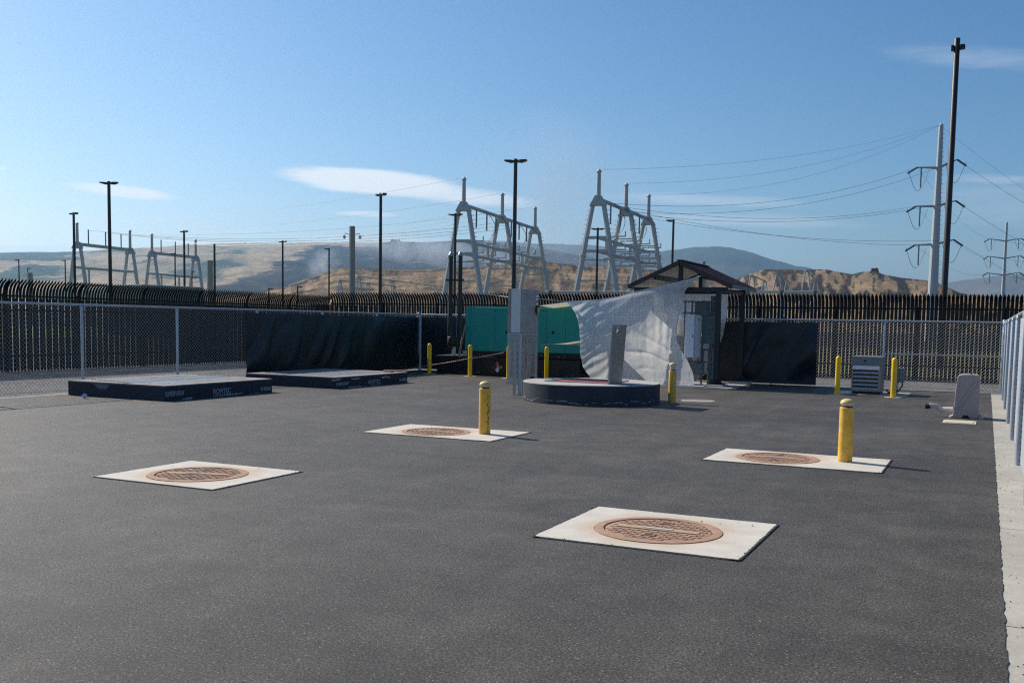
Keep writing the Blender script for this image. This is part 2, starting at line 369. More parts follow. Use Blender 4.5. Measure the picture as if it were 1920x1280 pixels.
def ragged(x0, x1, y0, y1, z, amp=.012, step=.05):
    pts = []
    def run(a, b, nrm, am):
        n = int((V(b)-V(a)).length/step)
        for i in range(n):
            t = i/n; q = V(a).lerp(V(b), t); k = (mn.noise(V((q.x*9, q.y*9, 3)))*1.2 + random.uniform(-.6, .6))*am
            pts.append((q.x+nrm[0]*k, q.y+nrm[1]*k, z))
    run((x0,y0,0),(x1,y0,0),(0,1),0.001); run((x1,y0,0),(x1,y1,0),(1,0),amp); run((x1,y1,0),(x0,y1,0),(0,1),amp*.4); run((x0,y1,0),(x0,y0,0),(1,0),amp*.4)
    return pts
pts = ragged(-16.86, .17, -9, 28.44, 0, .008)
a = MB().add(pts, [tuple(range(len(pts)))]).obj('asphalt_yard', M['asphalt'], fix=False); a['kind'] = 'structure'
# concrete mow strips under the three fences
k = MB(); 
for i in range(-9, 28, 3): k.box((.12, i+.006, -.12), (.86, min(i+3, 28.52)-.006, -.006))
tag(k.obj('kerb_strip', M['curb'], bevel=.004), kind='structure')
tag(MB().box((-17.06,-9,-.12),(-16.80,28.40,-.006)).box((-17.06,28.406,-.12),(.115,28.66,-.004)).obj('fence_kerb', M['curb']), kind='structure')

# ------------------------------------------------------------------ hills
def interp(prof, x):
    if x <= prof[0][0]: return prof[0][1]
    for (a, ya), (b, yb) in zip(prof, prof[1:]):
        if x <= b:
            t = (x-a)/(b-a); return ya+(yb-ya)*t
    return prof[-1][1]
def hill(name, prof, D, Df, mt, colf, step=3, rows=50, amp=.16, seed=0, rough=.006, freq=6, back=.3):
    """a ridge at ground distance D whose foot lies at distance Df; height from the ridge's elevation angle"""
    x0, x1 = prof[0][0], prof[-1][0]; n = int((x1-x0)/step)+1
    vs = []; cols = []; nb = int(rows*.3)
    for i in range(n):
        x = x0+i*step; d = ray(x, interp(prof, x)); h = math.hypot(d.x, d.y); e = d.z/h; ax, ay = d.x/h, d.y/h
        top = max(EYE+e*D, 1.0)
        for j in range(rows+nb):
            if j < rows: t = j/(rows-1); dd = Df+(D-Df)*t; s = t
            else: t = 1-(j-rows+1)/nb; dd = D+(D-Df)*back*(1-t); s = t
            px, py = ax*dd, ay*dd
            q = V((px, py, 0))*(freq/D); f1 = mn.fractal(q+V((seed,0,0)), 1.0, 2.1, 6)
            ridged = 1-abs(mn.noise(q*2.3+V((0,seed,0))))*2
            prof_h = s**1.25*(.75+.25*math.sin(s*math.pi/2))
            z = top*prof_h + top*amp*math.sin(math.pi*min(1, max(0, s)))*(f1*.9+(ridged-.6)*.55)
            z += top*rough*mn.fractal(q*14, 1.0, 2.0, 3)*(1 if s > .6 else s)
            if s == 0: z = -3
            zmax = EYE+(top*1.0-EYE)*dd/D if dd < D else 1e9
            if j < rows-1: z = min(z, zmax*.985)
            vs.append((px, py, z)); cols.append(colf(x, s, px, py, z/top, f1, ridged))
    m_ = rows+nb
    fs = [(i*m_+j, (i+1)*m_+j, (i+1)*m_+j+1, i*m_+j+1) for i in range(n-1) for j in range(m_-1)]
    me = bpy.data.meshes.new(name); me.from_pydata(vs, [], fs); me.materials.append(mt)
    ca = me.color_attributes.new('Col', 'FLOAT_COLOR', 'POINT')
    ca.data.foreach_set('color', [c for q in cols for c in (*q, 1)])
    me.shade_smooth()
    o = bpy.data.objects.new(name, me); COL.objects.link(o); o['kind'] = 'structure'
    return o
def hill_mat(name, nscale, amt=.3, bump=.6, bd=4, rocks=0):
    mt = bpy.data.materials.new(name); mt.use_nodes = True; t = mt.node_tree; p = t.nodes['Principled BSDF']
    at = N(t, 'ShaderNodeAttribute', attribute_name='Col'); g = N(t, 'ShaderNodeNewGeometry')
    n = setin(N(t, 'ShaderNodeTexNoise'), {'Scale': nscale, 'Detail': 8.0, 'Roughness': .7}); t.links.new(g.outputs['Position'], n.inputs[0])
    mr = N(t, 'ShaderNodeMapRange'); setin(mr, {'From Min': .3, 'From Max': .7, 'To Min': 1-amt, 'To Max': 1+amt}); t.links.new(n.outputs[0], mr.inputs[0])
    s = N(t, 'ShaderNodeVectorMath', operation='SCALE'); t.links.new(at.outputs['Color'], s.inputs[0]); t.links.new(mr.outputs[0], s.inputs['Scale'])
    col = s.outputs[0]
    if rocks:
        n3 = setin(N(t, 'ShaderNodeTexNoise'), {'Scale': nscale*3.5, 'Detail': 6.0, 'Roughness': .7}); t.links.new(g.outputs['Position'], n3.inputs[0])
        k = N(t, 'ShaderNodeMapRange'); setin(k, {'From Min': .56, 'From Max': .62, 'To Min': 0, 'To Max': rocks}); t.links.new(n3.outputs[0], k.inputs[0])
        mx = N(t, 'ShaderNodeMix', data_type='RGBA'); t.links.new(k.outputs[0], mx.inputs[0]); t.links.new(col, mx.inputs[6]); mx.inputs[7].default_value = (.055,.058,.045,1); col = mx.outputs[2]
    t.links.new(col, p.inputs['Base Color']); setin(p, {'Roughness': .95, 'Specular IOR Level': .1})
    b = setin(N(t, 'ShaderNodeBump'), {'Strength': bump, 'Distance': bd}); t.links.new(n.outputs[0], b.inputs['Height']); t.links.new(b.outputs[0], p.inputs['Normal'])
    return mt
def mix3(a, b, t): t = max(0, min(1, t)); return tuple(p+(q-p)*t for p, q in zip(a, b))
BND = [(456,620),(462,588),(470,560),(484,549),(494,532),(507,511),(517,500),(524,470),(540,395),(560,330)]
def bnd(y):
    for (a, xa), (b, xb) in zip(BND, BND[1:]):
        if y <= b: return xa+(xb-xa)*max(0, (y-a)/(b-a))
    return BND[-1][1]
def col_left(x, s, px, py, hz, f1, rd):
    c = mix3((.54,.385,.245), (.43,.32,.21), s*1.1+f1*1.2)
    g = mn.fractal(V((px,py,0))*.0027+V((9,2,0)), 1, 2, 5)
    c = mix3(c, (.31,.26,.165), (g-.05)*3)
    if x < 470: c = mix3(c, (.06,.09,.07), min(1, (470-x)/80)*max(0, (mn.fractal(V((px,py,0))*.003, 1, 2, 6)-.12)*10)*(1 if s > .35 else s*2))
    gl = 1-abs(mn.noise(V((px*.0015+py*.0008, py*.0011-px*.0004, 3))+V((1,1,0))*mn.noise(V((px*.004,py*.004,0)))*.35))
    c = mix3(c, (.07,.085,.07), (gl-.955)*12)
    if x < 170: c = mix3(c, (.04,.07,.055), min(1, (170-x)/50)*(mn.fractal(V((px,py,2))*.002, 1, 2, 5)+s*1.5-1.28)*9)
    d = math.hypot(px, py); yy = 598-(hz*LEFT_TOP(x))/d*F     # elevation as a picture row, only to place the fire scar on the slope
    edge = x-bnd(yy)+mn.fractal(V((px,py,0))*.007, 1, 2, 4)*34
    burn = 1/(1+math.exp(-edge/2)) if abs(edge) < 100 else (1 if edge > 0 else 0)
    crest = yy < (463+mn.noise(V((px*.01,0,0)))*3 if x < 715 else 440)
    if crest: burn *= .12
    scar = mix3((.032,.034,.045), (.11,.10,.085), (mn.fractal(V((px,py,5))*.008, 1, 2, 5)-.25)*2.4)
    return mix3(c, scar, burn)
PL = [(-500,486),(-250,480),(0,474),(60,472),(100,473),(150,471),(205,467),(300,463),(342,459),(380,457),(430,456.5),(480,457),(600,455.5),(700,455),(740,453),(800,454),(860,451),(900,452),(960,458),(1040,470),(1150,490),(1250,515),(1350,545)]
DL = 5000
def LEFT_TOP(x):
    d = ray(x, interp(PL, x)); return EYE+d.z/math.hypot(d.x, d.y)*DL
hill('left_hill', PL, DL, 1400, hill_mat('olive_hill', .03, .26, .8, 16), col_left, 3, 90, .13, 3, .004, 7)
def col_brown(x, s, px, py, hz, f1, rd):
    c = mix3((.40,.28,.17), (.30,.21,.13), .5+f1*1.2)
    g = mn.fractal(V((px,py,0))*.03+V((4,1,0)), 1, 2, 5)
    c = mix3(c, (.12,.125,.06), (g-.12)*4*(1-s*.5))
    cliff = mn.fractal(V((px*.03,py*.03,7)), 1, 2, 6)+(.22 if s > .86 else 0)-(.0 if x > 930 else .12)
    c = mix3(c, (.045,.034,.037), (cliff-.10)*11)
    return c
PB = [(380,560),(430,553),(490,547),(540,535),(570,524),(600,514),(625,505),(645,503),(700,504),(760,506),(800,505.5),(850,502),(879,501),(896,500),(930,498),(968,493.6),(978,490),(987,485),(1015,485),(1022,489),(1030,492),(1059,495),(1087,498),(1135,500),(1195,501),(1236,507),(1270,511),(1300,516),(1340,524),(1372,527),(1400,538),(1440,555),(1470,563)]
PB2 = [(1290,560),(1330,545),(1376,525.6),(1393,519),(1410,512.5),(1432,505),(1470,505),(1500,506),(1537,505),(1552,505.5),(1567,509),(1597,514),(1615,510),(1627,509),(1645,510),(1655,514),(1687,520),(1736,525.6),(1755,530),(1774,537),(1800,549),(1815,552),(1837,553),(1867,558),(1900,562),(2050,566),(2200,568)]
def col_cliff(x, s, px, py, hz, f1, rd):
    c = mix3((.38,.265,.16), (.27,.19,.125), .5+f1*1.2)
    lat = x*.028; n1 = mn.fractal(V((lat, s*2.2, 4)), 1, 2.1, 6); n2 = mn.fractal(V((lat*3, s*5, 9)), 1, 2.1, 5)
    band = max(0, 1-abs(s-.55)/.34)*.56-.17  # midslope band: the cliffs' shadow painted into the dark rock colour
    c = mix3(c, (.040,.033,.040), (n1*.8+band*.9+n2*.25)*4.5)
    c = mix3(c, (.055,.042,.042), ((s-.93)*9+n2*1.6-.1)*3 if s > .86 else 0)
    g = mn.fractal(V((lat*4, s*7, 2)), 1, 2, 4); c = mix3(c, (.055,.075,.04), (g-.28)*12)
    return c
bm_ = hill_mat('brown_hill', .11, .38, 1.0, 3.0, .85)
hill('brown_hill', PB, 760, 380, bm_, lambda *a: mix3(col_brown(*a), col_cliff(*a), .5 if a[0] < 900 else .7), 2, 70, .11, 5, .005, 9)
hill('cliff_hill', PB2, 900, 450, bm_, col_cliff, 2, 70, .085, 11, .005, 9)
def col_far(x, s, px, py, hz, f1, rd): return mix3((.06,.075,.06), (.11,.11,.085), f1+.4)
hill('mountain', [(760,470),(850,452),(900,450),(960,453),(1000,456),(1060,458),(1100,459),(1150,464),(1200,470),(1240,471),(1270,467),(1300,463.5),(1335,462),(1360,462.5),(1380,466),(1410,473),(1440,484),(1480,495),(1520,503),(1560,520),(1620,540)], 9000, 4200, hill_mat('forest_hill', .01, .2, .4, 20), col_far, 4, 40, .14, 2, .012, 7)
hill('far_mountain', [(1560,560),(1640,548),(1700,541),(1770,531),(1800,526),(1850,520),(1880,516),(1920,513),(2000,505),(2200,500),(2400,505)], 11000, 5200, hill_mat('far_forest_hill', .01, .2, .4, 20), lambda *a: mix3((.20,.17,.13), (.12,.12,.09), a[5]+.5), 4, 40, .2, 8, .008, 9)
b = MB(); q = atD(1640, 503.5, 880); random.seed(4)
vs = []; 
for z_ in (-16, -3, .4):
    for k_ in range(12):
        an = k_/12*2*math.pi; r_ = (12 if z_ < -10 else 3.4)*random.uniform(.8,1.15); vs.append(q+V((r_*math.cos(an), r_*math.sin(an), z_+random.uniform(-.4,.4))))
b.add(vs, [(j*12+k_, j*12+(k_+1) % 12, (j+1)*12+(k_+1) % 12, (j+1)*12+k_) for j in range(2) for k_ in range(12)]+[tuple(range(24,36))])
tag(b.obj('rock_outcrop', mat('rock', (.13,.085,.065), .95, 0, .3, .3)), 'blocky dark rock standing on the crest of the brown cliff hill', 'rock')
# trees on the crest of the left hill
b = MB()
for i in range(60):
    x = 741+random.gauss(0, 4.5); q = atD(x, 452.5, 4930); h = random.uniform(9, 24)*(1 if abs(x-741) < 6 else .6)
    q.z = LEFT_TOP(x)*.985
    b.lathe([(random.uniform(4,7), 0), (random.uniform(4,8), h*.45), (.5, h)], q+V((random.uniform(-8,8), random.uniform(-8,8), -3)), 6)
tag(b.obj('tree_clump', mat('far_trees', (.04,.055,.045), .95)), 'dark clump of trees on the crest of the far hill', 'trees', kind='stuff')

# ------------------------------------------------------------------ manhole pads and covers
def pad(label, x0, x1, y0, y1, cx, cy):
    t = thing('concrete_pad', label, 'concrete pad', (cx, cy, 0), 'concrete pads set flush in the asphalt')
    n = 64; ring = [(cx+.5*math.cos(2*math.pi*k_/n), cy+.5*math.sin(2*math.pi*k_/n)) for k_ in range(n)]
    # annulus between circle and rectangle, cast round the iron frame
    vs = []; fs = []
    for (px, py) in ring:
        dx, dy = px-cx, py-cy; s = min(((x1 if dx > 0 else x0)-cx)/dx if abs(dx) > 1e-6 else 1e9, ((y1 if dy > 0 else y0)-cy)/dy if abs(dy) > 1e-6 else 1e9)
        vs += [(px, py, .008), (cx+dx*s, cy+dy*s, .008), (px, py, -.1), (cx+dx*s, cy+dy*s, -.1)]
    for k_ in range(n):
        a_, b_ = k_*4, ((k_+1) % n)*4
        fs += [(a_, a_+1, b_+1, b_), (a_+1, a_+3, b_+3, b_+1)]
    for X, Y in ((x0,y0),(x1,y0),(x1,y1),(x0,y1)):
        best = sorted(range(n), key=lambda q: (vs[q*4+1][0]-X)**2+(vs[q*4+1][1]-Y)**2)[:2]
        i = len(vs); vs += [(X, Y, .008), (X, Y, -.1)]
        a_, b_ = best[0]*4+1, best[1]*4+1
        fs.append((a_, i, b_))
    o = MB().add(vs, fs).obj('slab', M['pad'], t)
    o.parent = None; me = o.data
    for v in me.vertices: v.co -= V((cx, cy, 0))
    o.parent = t; o.matrix_parent_inverse = Matrix()
    return t
def cover(label, cx, cy, rot):
    t = thing('manhole_cover', label, 'manhole cover', (0,0,0), 'round iron manhole covers')
    MB().lathe([(.495,-.05),(.495,.012),(.475,.014),(.425,.014),(.42,.004),(.42,-.03)], n=64).obj('frame', M['rust'], t, 40)
    lid = MB().lathe([(.412,-.03),(.412,.006),(.398,.009)], n=64)
    l = lid.obj('lid', M['rust'], t, 40)
    b = MB()
    dx, dy = .076, .050; rr = 0
    for j in range(-9, 10):
        for i in range(-7, 8):
            x = i*dx+(dx/2 if j % 2 else 0); y = j*dy
            if math.hypot(x, y) > .375 or (abs(y) < .062 and abs(x) < .34): continue
            if abs(abs(y)-.24) < .045 and abs(x) < .055: continue
            w, d = dx*.43, dy*.215
            p = [(x-w,y-d*2.0),(x+w*.75,y-d*2.0),(x+w*1.15,y+d*1.6),(x-w*.6,y+d*1.6)]
            b.add([(q[0],q[1],.009) for q in p]+[(q[0]*.0+x+(q[0]-x)*.88, y+(q[1]-y)*.84, .0145) for q in p],
                  [(4,5,6,7),(0,1,5,4),(1,2,6,5),(2,3,7,6),(3,0,4,7)])
    b.obj('tread_pattern', M['rust'], l)
    b = MB(); b.prism([(-.33,-.045),(.31,-.045),(.33,0),(.31,.045),(-.33,.045)], 2, .009, .017); b.obj('band', mat('tan_rust', (.50,.34,.22), .85, 0, .2, 20), l)
    MB().box((-.12,-.019,.017),(.12,.019,.022)).obj('name_plate', mat('pale_plate', (.55,.54,.50), .6), l)
    for s in (-1, 1):
        MB().box((-.05,s*.24-.036,.009),(.05,s*.24+.036,.019)).obj('pick_hole_rim', M['rust'], l)
        MB().box((-.034,s*.24-.024,.0195),(.034,s*.24+.024,.0205)).obj('pick_hole', M['rust_dark'], l)
    t.location = (cx, cy, .002); t.rotation_euler = (0,0,rot)
    return t
COV = [(-7.19,7.74,.35,'rusty manhole cover with wide square ribs in the pad nearest the two stencilled vaults'),
       (-7.14,12.53,.0,'rusty manhole cover beside the yellow bollard with black scuffs'),
       (-2.235,12.33,0,'rusty manhole cover beside the clean yellow light bollard at the right'),
       (-2.242,7.44,-.0,'rusty tan manhole cover in the square pad closest to the viewer')]
pad('square concrete pad with rust streaks, no bollard, nearest the two stencilled vaults', -7.96, -6.43, 7.10, 8.46, -7.19, 7.74)
pad('concrete pad holding a manhole cover and the scuffed yellow bollard', -8.02, -5.96, 11.92, 13.26, -7.14, 12.53)
pad('long pale concrete pad holding a manhole cover and the clean yellow light bollard', -3.015, -.98, 11.70, 12.97, -2.235, 12.33)
pad('square pale concrete pad with only a tan iron cover, closest to the viewer', -3.01, -1.456, 6.75, 8.16, -2.242, 7.44)
c0 = cover(COV[0][3], *COV[0][:3])
for c in COV[1:]: dup(c0, (c[0], c[1], .002), c[3], c[2])
# small cover in the asphalt by the canopy
t = thing('small_manhole_cover', 'small weathered concrete and iron cover flush in the asphalt beside the tall-capped bollard', 'manhole cover', (-5.52, 20.98, 0))
MB().lathe([(.36,-.05),(.36,.006),(.28,.008),(.28,0)], (-5.52,20.98,0), 40).obj('frame', M['conc'], t, 40)
MB().lathe([(.27,-.05),(.27,.005)], (-5.52,20.98,0), 40).obj('lid', mat('pinkish_lid', (.34,.27,.22), .85, 0, .2, 12), t, 40)

b = MB(); random.seed(21)
def crumb(x, y, z, r_):
    vs = [V((x+r_*random.uniform(.6,1.2)*a_, y+r_*random.uniform(.6,1.2)*b_, z+r_*random.uniform(.5,1)*c_)) for a_, b_, c_ in ((1,0,0),(0,1,0),(-1,0,0),(0,-1,0),(0,0,.8),(0,0,-.2))]
    b.add(vs, [(0,1,4),(1,2,4),(2,3,4),(3,0,4),(1,0,5),(2,1,5),(3,2,5),(0,3,5)])
for i in range(230):
    y = 4.8+23*random.random()**1.7; x = .20+abs(random.gauss(0,.09)) if i % 3 else random.uniform(.2,.8); crumb(x, y, -.004, random.uniform(.003,.009))
for x0_, x1_, y0_, y1_ in ((-3.01,-1.456,6.75,8.16),(-7.96,-6.43,7.1,8.46),(-3.015,-.98,11.7,12.97),(-8.02,-5.96,11.92,13.26)):
    for i in range(30):
        x, y = random.uniform(x0_,x1_), random.uniform(y0_,y1_)
        if i % 2: x = random.choice((x0_,x1_))+random.gauss(0,.02)
        elif i % 4: y = random.choice((y0_,y1_))+random.gauss(0,.02)
        crumb(x, y, .010, random.uniform(.004,.011))
for i in range(60): crumb(random.uniform(-9,0), 3.6+14*random.random()**1.5, .002, random.uniform(.003,.006))
tag(b.obj('asphalt_crumbs', mat('crumbs', (.03,.03,.03), .9), None), 'loose dark asphalt crumbs scattered on the kerb strip and pads', 'debris', kind='stuff')

# uneven asphalt lips where the paving meets the pads
b = MB(); random.seed(33)
for x0_, x1_, y0_, y1_ in ((-3.01,-1.456,6.75,8.16),(-7.96,-6.43,7.1,8.46),(-3.015,-.98,11.7,12.97),(-8.02,-5.96,11.92,13.26)):
    cs = [(x0_,y0_),(x1_,y0_),(x1_,y1_),(x0_,y1_)]
    for k_ in range(4):
        a_, e_ = V((*cs[k_],0)), V((*cs[(k_+1) % 4],0)); d_ = (e_-a_); L_ = d_.length; d_.normalize(); n_ = V((-d_.y, d_.x, 0)); n = int(L_/.022); pr_ = None
        for i in range(n+1):
            q = a_+d_*(L_*i/n); w_ = max(.0005, .006*mn.noise(q*7)+.0045*random.random()+.003)
            cur_ = (q-n_*.012+V((0,0,.0105)), q+n_*w_+V((0,0,.0105)))
            if pr_: b.add([pr_[0], cur_[0], cur_[1], pr_[1]], [(0,1,2,3)])
            pr_ = cur_
tag(b.obj('asphalt_lip', M['asphalt'], None), kind='structure')

# ------------------------------------------------------------------ light bollards
def light_bollard(label, loc, top=.655, r=.084, tall=False):
    t = thing('light_bollard', label, 'bollard', (0,0,0), 'yellow bollards with domed lamp caps')
    MB().lathe([(r,0),(r,top-.006),(r-.006,top)], n=36).obj('body', M['yellow'], t, 40)
    h = .095 if tall else .038
    MB().lathe([(r*.72,top),(r*.72,top+.016),(r*.60,top+.018),(r*.60,top+h)], n=28).obj('collar', M['black'], t, 40)
    MB().lathe([(r*.76,top+.018),(r*.80,top+h)], n=28).obj('lens', M['lens'], t, 40)
    z = top+h
    MB().lathe([(r*.75,z-.004),(r*.93,z),(r*.97,z+.012),(r*.95,z+.024),(r*.82,z+.042),(r*.55,z+.056),(r*.25,z+.063),(0.0001,z+.065)], n=36).obj('lamp_cap', M['cap'], t, 50)
    t.location = loc
    return t
light_bollard('clean yellow lamp-capped bollard on the long pad at the right', (-1.463, 12.46, .008))
bs = light_bollard('yellow lamp-capped bollard with black scuff marks near the middle', (-6.43, 12.68, .008))
light_bollard('slim yellow bollard with a tall dark lens under its cap, beside the round vault', (-5.81, 20.0, .0), .68, .078, True)
b = MB(); random.seed(3)
for i in range(22):
    z = .04+.52*(i/22)+random.uniform(-.01,.01); a0 = -.50+random.uniform(-.08,.08); w = random.uniform(.30,.55)*(1 if i < 15 else .55); th = random.uniform(.003,.008)
    n = 6; vs = []
    for k_ in range(n+1):
        an = a0+w*(k_/n)-.2; zz = z+.034*k_/n
        for dz in (-th, th): vs.append((.0852*math.cos(an), .0852*math.sin(an), zz+dz*math.sin(math.pi*(k_+.3)/(n+.6))))
    b.add(vs, [(2*k_,2*k_+2,2*k_+3,2*k_+1) for k_ in range(n)])
o = b.obj('scuff_marks', mat('scuff', (.05,.035,.012), .9), None); o.parent = bs

# plain yellow bollards
t0 = thing('yellow_bollard', 'yellow plastic-sleeved bollard by the corner post of the mesh fence', 'bollard', (0,0,0), 'plain yellow bollards guarding equipment')
MB().lathe([(.062,.006),(.062,.86),(.058,.895),(.045,.920),(.025,.933),(.0001,.937)], n=28).obj('sleeve', M['yellow_sleeve'], t0, 50)
MB().lathe([(.20,-.03),(.20,.004),(.0001,.005)], n=28).obj('concrete_footing', M['conc'], t0, 40)
t0.location = (-15.29, 26.38, 0)
for (x, y, l) in ((-13.72,26.05,'yellow bollard in front of the black stack end of the generator'),
                  (-12.46,26.05,'yellow bollard half hidden by the stainless cabinet'),
                  (-11.35,26.25,'yellow bollard in front of the generator, between cabinet and shade cloth'),
                  (-3.20,25.15,'yellow bollard left of the grey louvred unit'),
                  (-1.92,25.05,'yellow bollard in front of the grey louvred unit and switch box')):
    dup(t0, (x, y, 0), l)

# ------------------------------------------------------------------ square vaults with stencilled sides
def text(body, parent, loc, rot, size, mt, name='lettering', width=None, cap=None, bold=0):
    cu = bpy.data.curves.new('txt', 'FONT'); cu.body = body; cu.size = 1; cu.offset = bold; cu.align_x = 'LEFT'
    o = bpy.data.objects.new('txt', cu); COL.objects.link(o)
    dg = bpy.context.evaluated_depsgraph_get(); me = bpy.data.meshes.new_from_object(o.evaluated_get(dg))
    COL.objects.unlink(o); bpy.data.objects.remove(o)
    q = bpy.data.objects.new(name, me); COL.objects.link(q); me.materials.clear(); me.materials.append(mt)
    xs = [v.co.x for v in me.vertices]; ys = [v.co.y for v in me.vertices]
    sx = width/(max(xs)-min(xs)) if width else size; sy = cap/.73 if cap else size
    me.transform(Matrix.Translation(V(loc)) @ rot.to_4x4() @ Matrix.Diagonal((sx,sy,1,1)) @ Matrix.Translation((-min(xs),0,0)))
    q.parent = parent; q.matrix_parent_inverse = Matrix.Identity(4) if parent.parent else Matrix.Translation(-parent.location)
    return q
ROTX = Matrix(((0,0,1),(1,0,0),(0,1,0)))     # text lying on a face that looks towards +x, reading along +y
ROTY = Matrix(((1,0,0),(0,0,-1),(0,1,0)))    # on a face that looks towards -y, reading along +x
def splotch(b, X, y, z, w, h, seed):
    random.seed(seed); n = 22
    pts_ = [(X+.0021, y+math.cos(2*math.pi*i/n)*w/2*random.uniform(.6,1.1), z+math.sin(2*math.pi*i/n)*h/2*random.uniform(.5,1.15)) for i in range(n)]
    b.add(pts_+[(X+.0021,y,z)], [(i, (i+1) % n, n) for i in range(n)])
def grating_mat():
    mt = mat('grating', (.42,.44,.46), .45, .4); t = mt.node_tree; p = t.nodes['Principled BSDF']
    g = N(t, 'ShaderNodeNewGeometry'); s = N(t, 'ShaderNodeSeparateXYZ'); t.links.new(g.outputs['Position'], s.inputs[0])
    k = fm('GREATER_THAN', fm('FRACT', fm('MULTIPLY', s.outputs[1], 22, t=t), t=t), .35, t=t)
    mx = N(t, 'ShaderNodeMix', data_type='RGBA'); t.links.new(k, mx.inputs[0]); mx.inputs[6].default_value = (.09,.095,.10,1); mx.inputs[7].default_value = (.33,.33,.33,1)
    t.links.new(mx.outputs[2], p.inputs['Base Color'])
    return mt
M['grating'] = grating_mat()
def vault(label, x0, x1, y0, y1, h, words, sp, side_patch):
    t = thing('concrete_vault', label, 'concrete vault', (x0, y0, 0), 'square concrete vaults with stencilled lettering')
    MB().box((x0,y0,-.1),(x1,y1,h-.022)).obj('wall', M['navy'], t, bevel=.012)
    b = MB(); w = .30
    for a_, c_ in (((x0+.004,y0+.004),(x1-.004,y0+w)), ((x0+.004,y1-w),(x1-.004,y1-.004)), ((x0+.004,y0+w),(x0+w,y1-w)), ((x1-w,y0+w),(x1-.004,y1-w))):
        b.box((*a_, h-.022), (*c_, h))
    b.obj('rim', M['conc_top'], t)
    fy = (y0+y1)/2
    MB().box((x0+w+.01,y0+w+.01,h-.02),(x1-w-.01,fy-.01,h+.004)).obj('hatch', M['grating'], t)
    MB().box((x0+w+.01,fy+.01,h-.02),(x1-w-.01,y1-w-.01,h+.004)).obj('hatch', M['grating'], t)
    for (X, Y) in ((x0+w, y0+.5), (x1-w-.1, y0+.5), (x0+w+.3, y0+w-.06), (x1-w-.5, y0+w-.06), (x0+w, y1-.6), (x1-w-.1, y1-.6)): MB().box((X, Y, h), (X+.12, Y+.10, h+.010)).obj('hinge', M['alu'], t)
    for s_, px, pxe, py, pyt in words:
        q = onX(px, py, x1+.002); q2 = onX(pxe, py, x1+.002); q3 = onX(px, pyt, x1+.002)
        text(s_, t, (x1+.002, q.y, q.z), ROTX, 1, M['white_paint'], width=q2.y-q.y, cap=q3.z-q.z, bold=.006)
    b = MB()
    for i, (px, py, w_, h_) in enumerate(sp):
        q = onX(px, py, x1)
        for kk in range(4): splotch(b, x1, q.y+(kk-1.5)*w_*.26, q.z+random.uniform(-.2,.2)*h_, w_*.42, h_*random.uniform(.5,1), i*7+kk)
    b.obj('paint_smudge', M['white_paint'], t, fix=False)
    if side_patch:
        b = MB(); random.seed(9); q0 = onY(175, 717, y0); n = 12
        poly = [(q0.x,h-.03),(q0.x+.42,h-.035),(q0.x+.40,h-.09),(q0.x+.34,h-.135),(q0.x+.14,h-.13),(q0.x+.07,h-.085)]
        b.add([(p_[0], y0-.002, p_[1]) for p_ in poly], [tuple(range(len(poly)))])
        b.obj('bare_patch', mat('bare_concrete_patch', (.16,.19,.22), .9, 0, .2, 20), t, fix=False)
    return t
vault('dark blue square vault with bold white stencilling, nearer one, beside the bare mesh fence', -16.65, -14.07, 14.27, 17.44, .295,
      [('RIVERVIEW',310.5,345.5,743.5,733.5),('ROMTEC',400.5,433,738.5,728.5),('UTILITIES',400.5,433,743.8,739.6),('8,400#',488.7,507.5,732.5,724.8)],
      [(351,748,.25,.075),(440,738,.42,.035),(479,739,.40,.07)], True)
vault('dark blue square vault with smudged white stencilling, farther one in front of the black screen', -16.25, -13.62, 19.14, 22.36, .27,
      [('RIVERVIEW',631,654,723.5,717),('ROMTEC',691,713.5,719.8,712.2),('UTILITIES',694,713.5,724.6,721.2),('8,400#',749,762.5,714.6,708.4)],
      [(631,712,.34,.06),(667,709.5,.34,.05),(666,725,.50,.045),(724,706.5,.34,.06),(687,725,.30,.05)], False)
# crumpled cup by the near vault
o = MB().lathe([(.035,0),(.04,.05),(.05,.08),(.045,.08)], (0,0,0), 14).obj('crumpled_cup', mat('white_cup', (.6,.66,.72), .5), None, 40)
o.rotation_euler = (R(85), 0, R(60)); o.location = onZ(157, 742, .045); tag(o, 'small crushed white cup on the asphalt against the nearer vault', 'cup')

# ------------------------------------------------------------------ round vault with red hatch
t = thing('round_vault', 'low round concrete vault with dark blue wall and one hatch leaf standing open', 'concrete vault', (-7.43, 19.56, 0))
cx, cy, rr = -7.43, 19.56, 1.43
MB().lathe([(rr,-.1),(rr,.385),(rr-.002,.385)], (cx,cy,0), 96).obj('wall', M['navy_dusty'], t, 40)
MB().lathe([(rr-.001,.386),(rr-.012,.402),(0.01,.405)], (cx,cy,0), 96).obj('top_slab', M['conc'], t, 30)
b = MB(); b.box((cx-.80,cy-.62,.4),(cx+.62,cy-.54,.425)); b.box((cx-.80,cy+.54,.4),(cx+.62,cy+.62,.425)); b.box((cx-.80,cy-.54,.4),(cx-.72,cy+.54,.425)); b.box((cx+.54,cy-.54,.4),(cx+.62,cy+.54,.425))
b.obj('hatch_frame', M['alu_dull'], t)
MB().box((cx-.72,cy-.54,.40),(cx+.54,cy+.54,.409)).obj('safety_grate', M['redp'], t)
b = MB()
